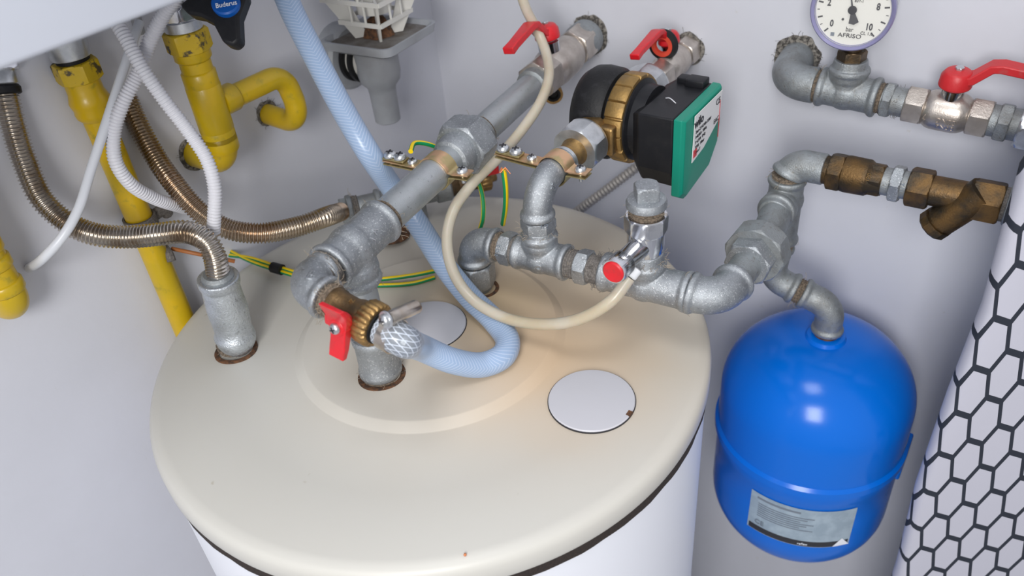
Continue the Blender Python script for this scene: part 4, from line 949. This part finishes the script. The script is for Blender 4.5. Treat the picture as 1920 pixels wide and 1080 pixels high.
for z in (.022, .050):
    w2 = .020+(wtop-.020)*z/.050+.002
    cs4 = [cb+ax_*(sx_*w2)+ay_*(sy_*w2)+V3(0, 0, z) for sx_, sy_ in ((1, 1), (-1, 1), (-1, -1), (1, -1))]
    for k in range(4):
        dv = (cs4[(k+1) % 4]-cs4[k]); cg.box((cs4[k]+cs4[(k+1) % 4])/2, dv.length, .0022, .005, dv, dv.cross(V3(0, 0, 1)))
        for f2 in (.33, .66): bar(cs4[k]+dv*f2, cs4[k]+dv*f2+V3(0, 0, .028 if z < .03 else .02), .0015)
cg.cyl(cb+V3(0, 0, .028), cb+V3(0, 0, .075), .020, .024)
cg.build('white_cage', IVORY, dr_, 30)
MB().lathe(cb-V3(0, 0, .0005), ZD, [(.018, 0), (.016, .006), (.010, .02), (.0005, .024)], 24, rf=lambda q, r, t: r*(1+.1*math.sin(5*q))).build('rusty_sludge', RUST, dr_)

# ------------------------------------------------------------------ ironing board with hexagon cover
hx_pts = {(0, 0): (1857.6, 647.2), (0, 1): (1823, 736.7), (1, 0): (1882.8, 703.7), (0, 2): (1791, 818), (1, 2): (1812, 864), (1, 3): (1781, 936.5), (2, 3): (1801.3, 977.2), (3, 3): (1822.6, 1016), (1, 4): (1753.1, 998.5), (2, 4): (1774.4, 1037.4), (3, 2): (1857.8, 957.8), (2, 2): (1834.6, 912.4)}
bn = V3(.5, -.866, 0).normalized(); bh = V3(.866, .5, 0).normalized(); BP = at(1905, 430, d=.655)
def onb(px, py):
    r_ = ray(px, py); t_ = (BP-CAM).dot(bn)/r_.dot(bn); p = CAM+r_*t_; return ((p-BP).dot(bh), p.z)
Aq = []; Bq = []
for (i, j), q in hx_pts.items():
    h_, z_ = onb(*q); Aq.append([h_, z_, 1]); Bq.append([(i-j)*math.sqrt(3)/2, -1.5*(i+j)])
AF = np.linalg.lstsq(np.array(Aq), np.array(Bq), rcond=None)[0]
def hex_mat():
    m = mat('hexagon_print_cotton', (.50, .50, .56), .8, 0, None, (1500, .1)); t = m.node_tree; b = t.nodes['Principled BSDF']
    uv = t.nodes.new('ShaderNodeUVMap'); sp = t.nodes.new('ShaderNodeSeparateXYZ'); t.links.new(uv.outputs[0], sp.inputs[0])
    x, y = sp.outputs[0], sp.outputs[1]; s3 = math.sqrt(3)
    def cell(ox, oy):   # distance to hexagon edge for pointy top cells of circumradius 1 on a lattice (sqrt3, 3)
        px = math_node(t, 'ABSOLUTE', math_node(t, 'SUBTRACT', math_node(t, 'FLOORED_MODULO', math_node(t, 'ADD', x, ox+s3/2), s3), s3/2))
        py = math_node(t, 'ABSOLUTE', math_node(t, 'SUBTRACT', math_node(t, 'FLOORED_MODULO', math_node(t, 'ADD', y, oy+1.5), 3.0), 1.5))
        d2 = math_node(t, 'ADD', math_node(t, 'MULTIPLY', px, .5), math_node(t, 'MULTIPLY', py, s3/2))
        return math_node(t, 'MAXIMUM', px, d2)
    d = math_node(t, 'MINIMUM', cell(0, 0), cell(s3/2, 1.5))
    f = math_node(t, 'GREATER_THAN', d, s3/2*.865)
    t.links.new(mix_node(t, f, (.50, .50, .57), (.016, .021, .034)), b.inputs['Base Color']); return m
ib = thing('ironing_board', BP+V3(.1, .05, -1.0), 'upright ironing board with white cover printed with black hexagons', 'ironing board')
edge = [onb(*q) for q in ((1935, 330), (1920, 385), (1905, 432), (1860, 592), (1792, 760), (1730, 932), (1692, 1080))]
hz = [(e_[0], e_[1]) for e_ in edge]; zlow = ZF+.04
hz = [(.12, .40), (.055, .33), (.02, .25)] + hz + [(hz[-1][0]-.002, zlow+.1), (hz[-1][0]+.02, zlow)]
left = []
for k in range(len(hz)-1):
    for s_ in range(6): left.append((hz[k][0]+(hz[k+1][0]-hz[k][0])*s_/6, hz[k][1]+(hz[k+1][1]-hz[k][1])*s_/6))
left.append(hz[-1]); midh = .17
bm_ = MB(); rows = []
prof_b = [(0.0, -.022), (-.002, -.018), (-.0035, -.012), (-.003, -.006), (-.001, -.002), (.003, 0.0), (.02, .0005)]
for h_, z_ in left:
    row = []
    for dx_, dn_ in prof_b: row.append((h_+dx_, z_, dn_))
    h2 = 2*midh-h_
    for f_i in (.25, .5, .75): row.append((h_+.02+(h2-h_-.04)*f_i, z_, .001))
    for dx_, dn_ in reversed(prof_b): row.append((h2-dx_, z_, dn_))
    rows.append(row)
vs = [[bm_.bm.verts.new(BP+bh*h_+bn*dn_+V3(0, 0, z_-BP.z)) for h_, z_, dn_ in row] for row in rows]
for i in range(len(vs)-1):
    for j in range(len(vs[0])-1):
        f = bm_.bm.faces.new((vs[i][j], vs[i][j+1], vs[i+1][j+1], vs[i+1][j]))
        for l, (a, c) in zip(f.loops, ((i, j), (i, j+1), (i+1, j+1), (i+1, j))):
            h_, z_, dn_ = rows[a][c]; hh_ = h_+(dn_*.6 if h_ < midh else -dn_*.6)
            uvv = np.array([hh_, z_, 1])@AF; l[bm_.uv].uv = (uvv[0], uvv[1])
for i in range(len(vs)-1): bm_.bm.faces.new((vs[i][0], vs[i+1][0], vs[i+1][-1], vs[i][-1]))
bm_.bm.faces.new(vs[0]); bm_.bm.faces.new(list(reversed(vs[-1])))
bm_.build('padded_cover', hex_mat(), ib, 50)
bo_ = MB(); ol = [BP+bh*(h_+.004)+bn*-.026+V3(0, 0, z_-BP.z) for h_, z_ in left[::2]] + [BP+bh*(2*midh-h_-.004)+bn*-.026+V3(0, 0, z_-BP.z) for h_, z_ in reversed(left[::2])]
bo_.prism(ol, bn*.006); bo_.build('metal_base', ZINC, ib, 30)
for sgn in (.06, .28):
    MB().tube([BP+bh*sgn-bn*.035+V3(0, 0, ZF-BP.z+.008), BP+bh*sgn-bn*.035+V3(0, 0, .1-BP.z)], .008, n=12, step=.05, smooth=False).build('leg', ZINC, ib)
MB().tube([BP+bh*.06-bn*.035+V3(0, 0, ZF-BP.z+.010), BP+bh*.28-bn*.035+V3(0, 0, ZF-BP.z+.010)], .010, n=12, step=.05, smooth=False).build('foot', BLACKP, ib)

# ------------------------------------------------------------------ cast and stamped marks on the fittings
bpy.context.view_layer.update()
_dg = bpy.context.evaluated_depsgraph_get()
def mark(px, py, s_, size, m, turn=0, depth=.0003, sx=1, bold=0):
    hit, loc, nor, idx, ob, mw = S.ray_cast(_dg, CAM, ray(px, py))
    if not hit or ob is None or (loc-CAM).length > 1.4: return
    ob = bpy.data.objects[ob.name]; nor = nor.normalized()
    if nor.dot(ray(px, py)) > 0: nor = -nor
    x = RT*math.cos(turn) + UP*math.sin(turn); x = (x-nor*nor.dot(x)).normalized(); y = nor.cross(x)
    return text(s_, loc+nor*.0002, x, y, size, m, ob if ob.type == 'MESH' and ob.parent is None else ob.parent, depth=depth, sx=sx, bold=bold)
rd = math.radians
mark(1020, 425, '1/2', .0068, GREYINK, rd(-6)); mark(933, 470, '2 O 2', .0050, GREYINK, rd(76)); mark(1038, 350, 'EE', .0075, ZINC, rd(72), .0007)
mark(582, 517, 'EF', .0085, ZINC, rd(80), .0007); mark(1010, 502, 'O', .0080, ZINC, 0, .0006); mark(701, 440, '1 A', .0090, ZINC, rd(60), .0006)
mark(1690, 352, '1/2', .0075, GREYINK, rd(80)); mark(1575, 193, 'A', .0075, ZINC, rd(-8), .0006); mark(1733, 220, 'L', .0085, NICKEL, rd(-8), .0008)
mark(660, 565, 'N', .0060, BRASS, rd(-25), .0004); mark(1628, 333, '120', .0055, BRASS, rd(75), .0004)
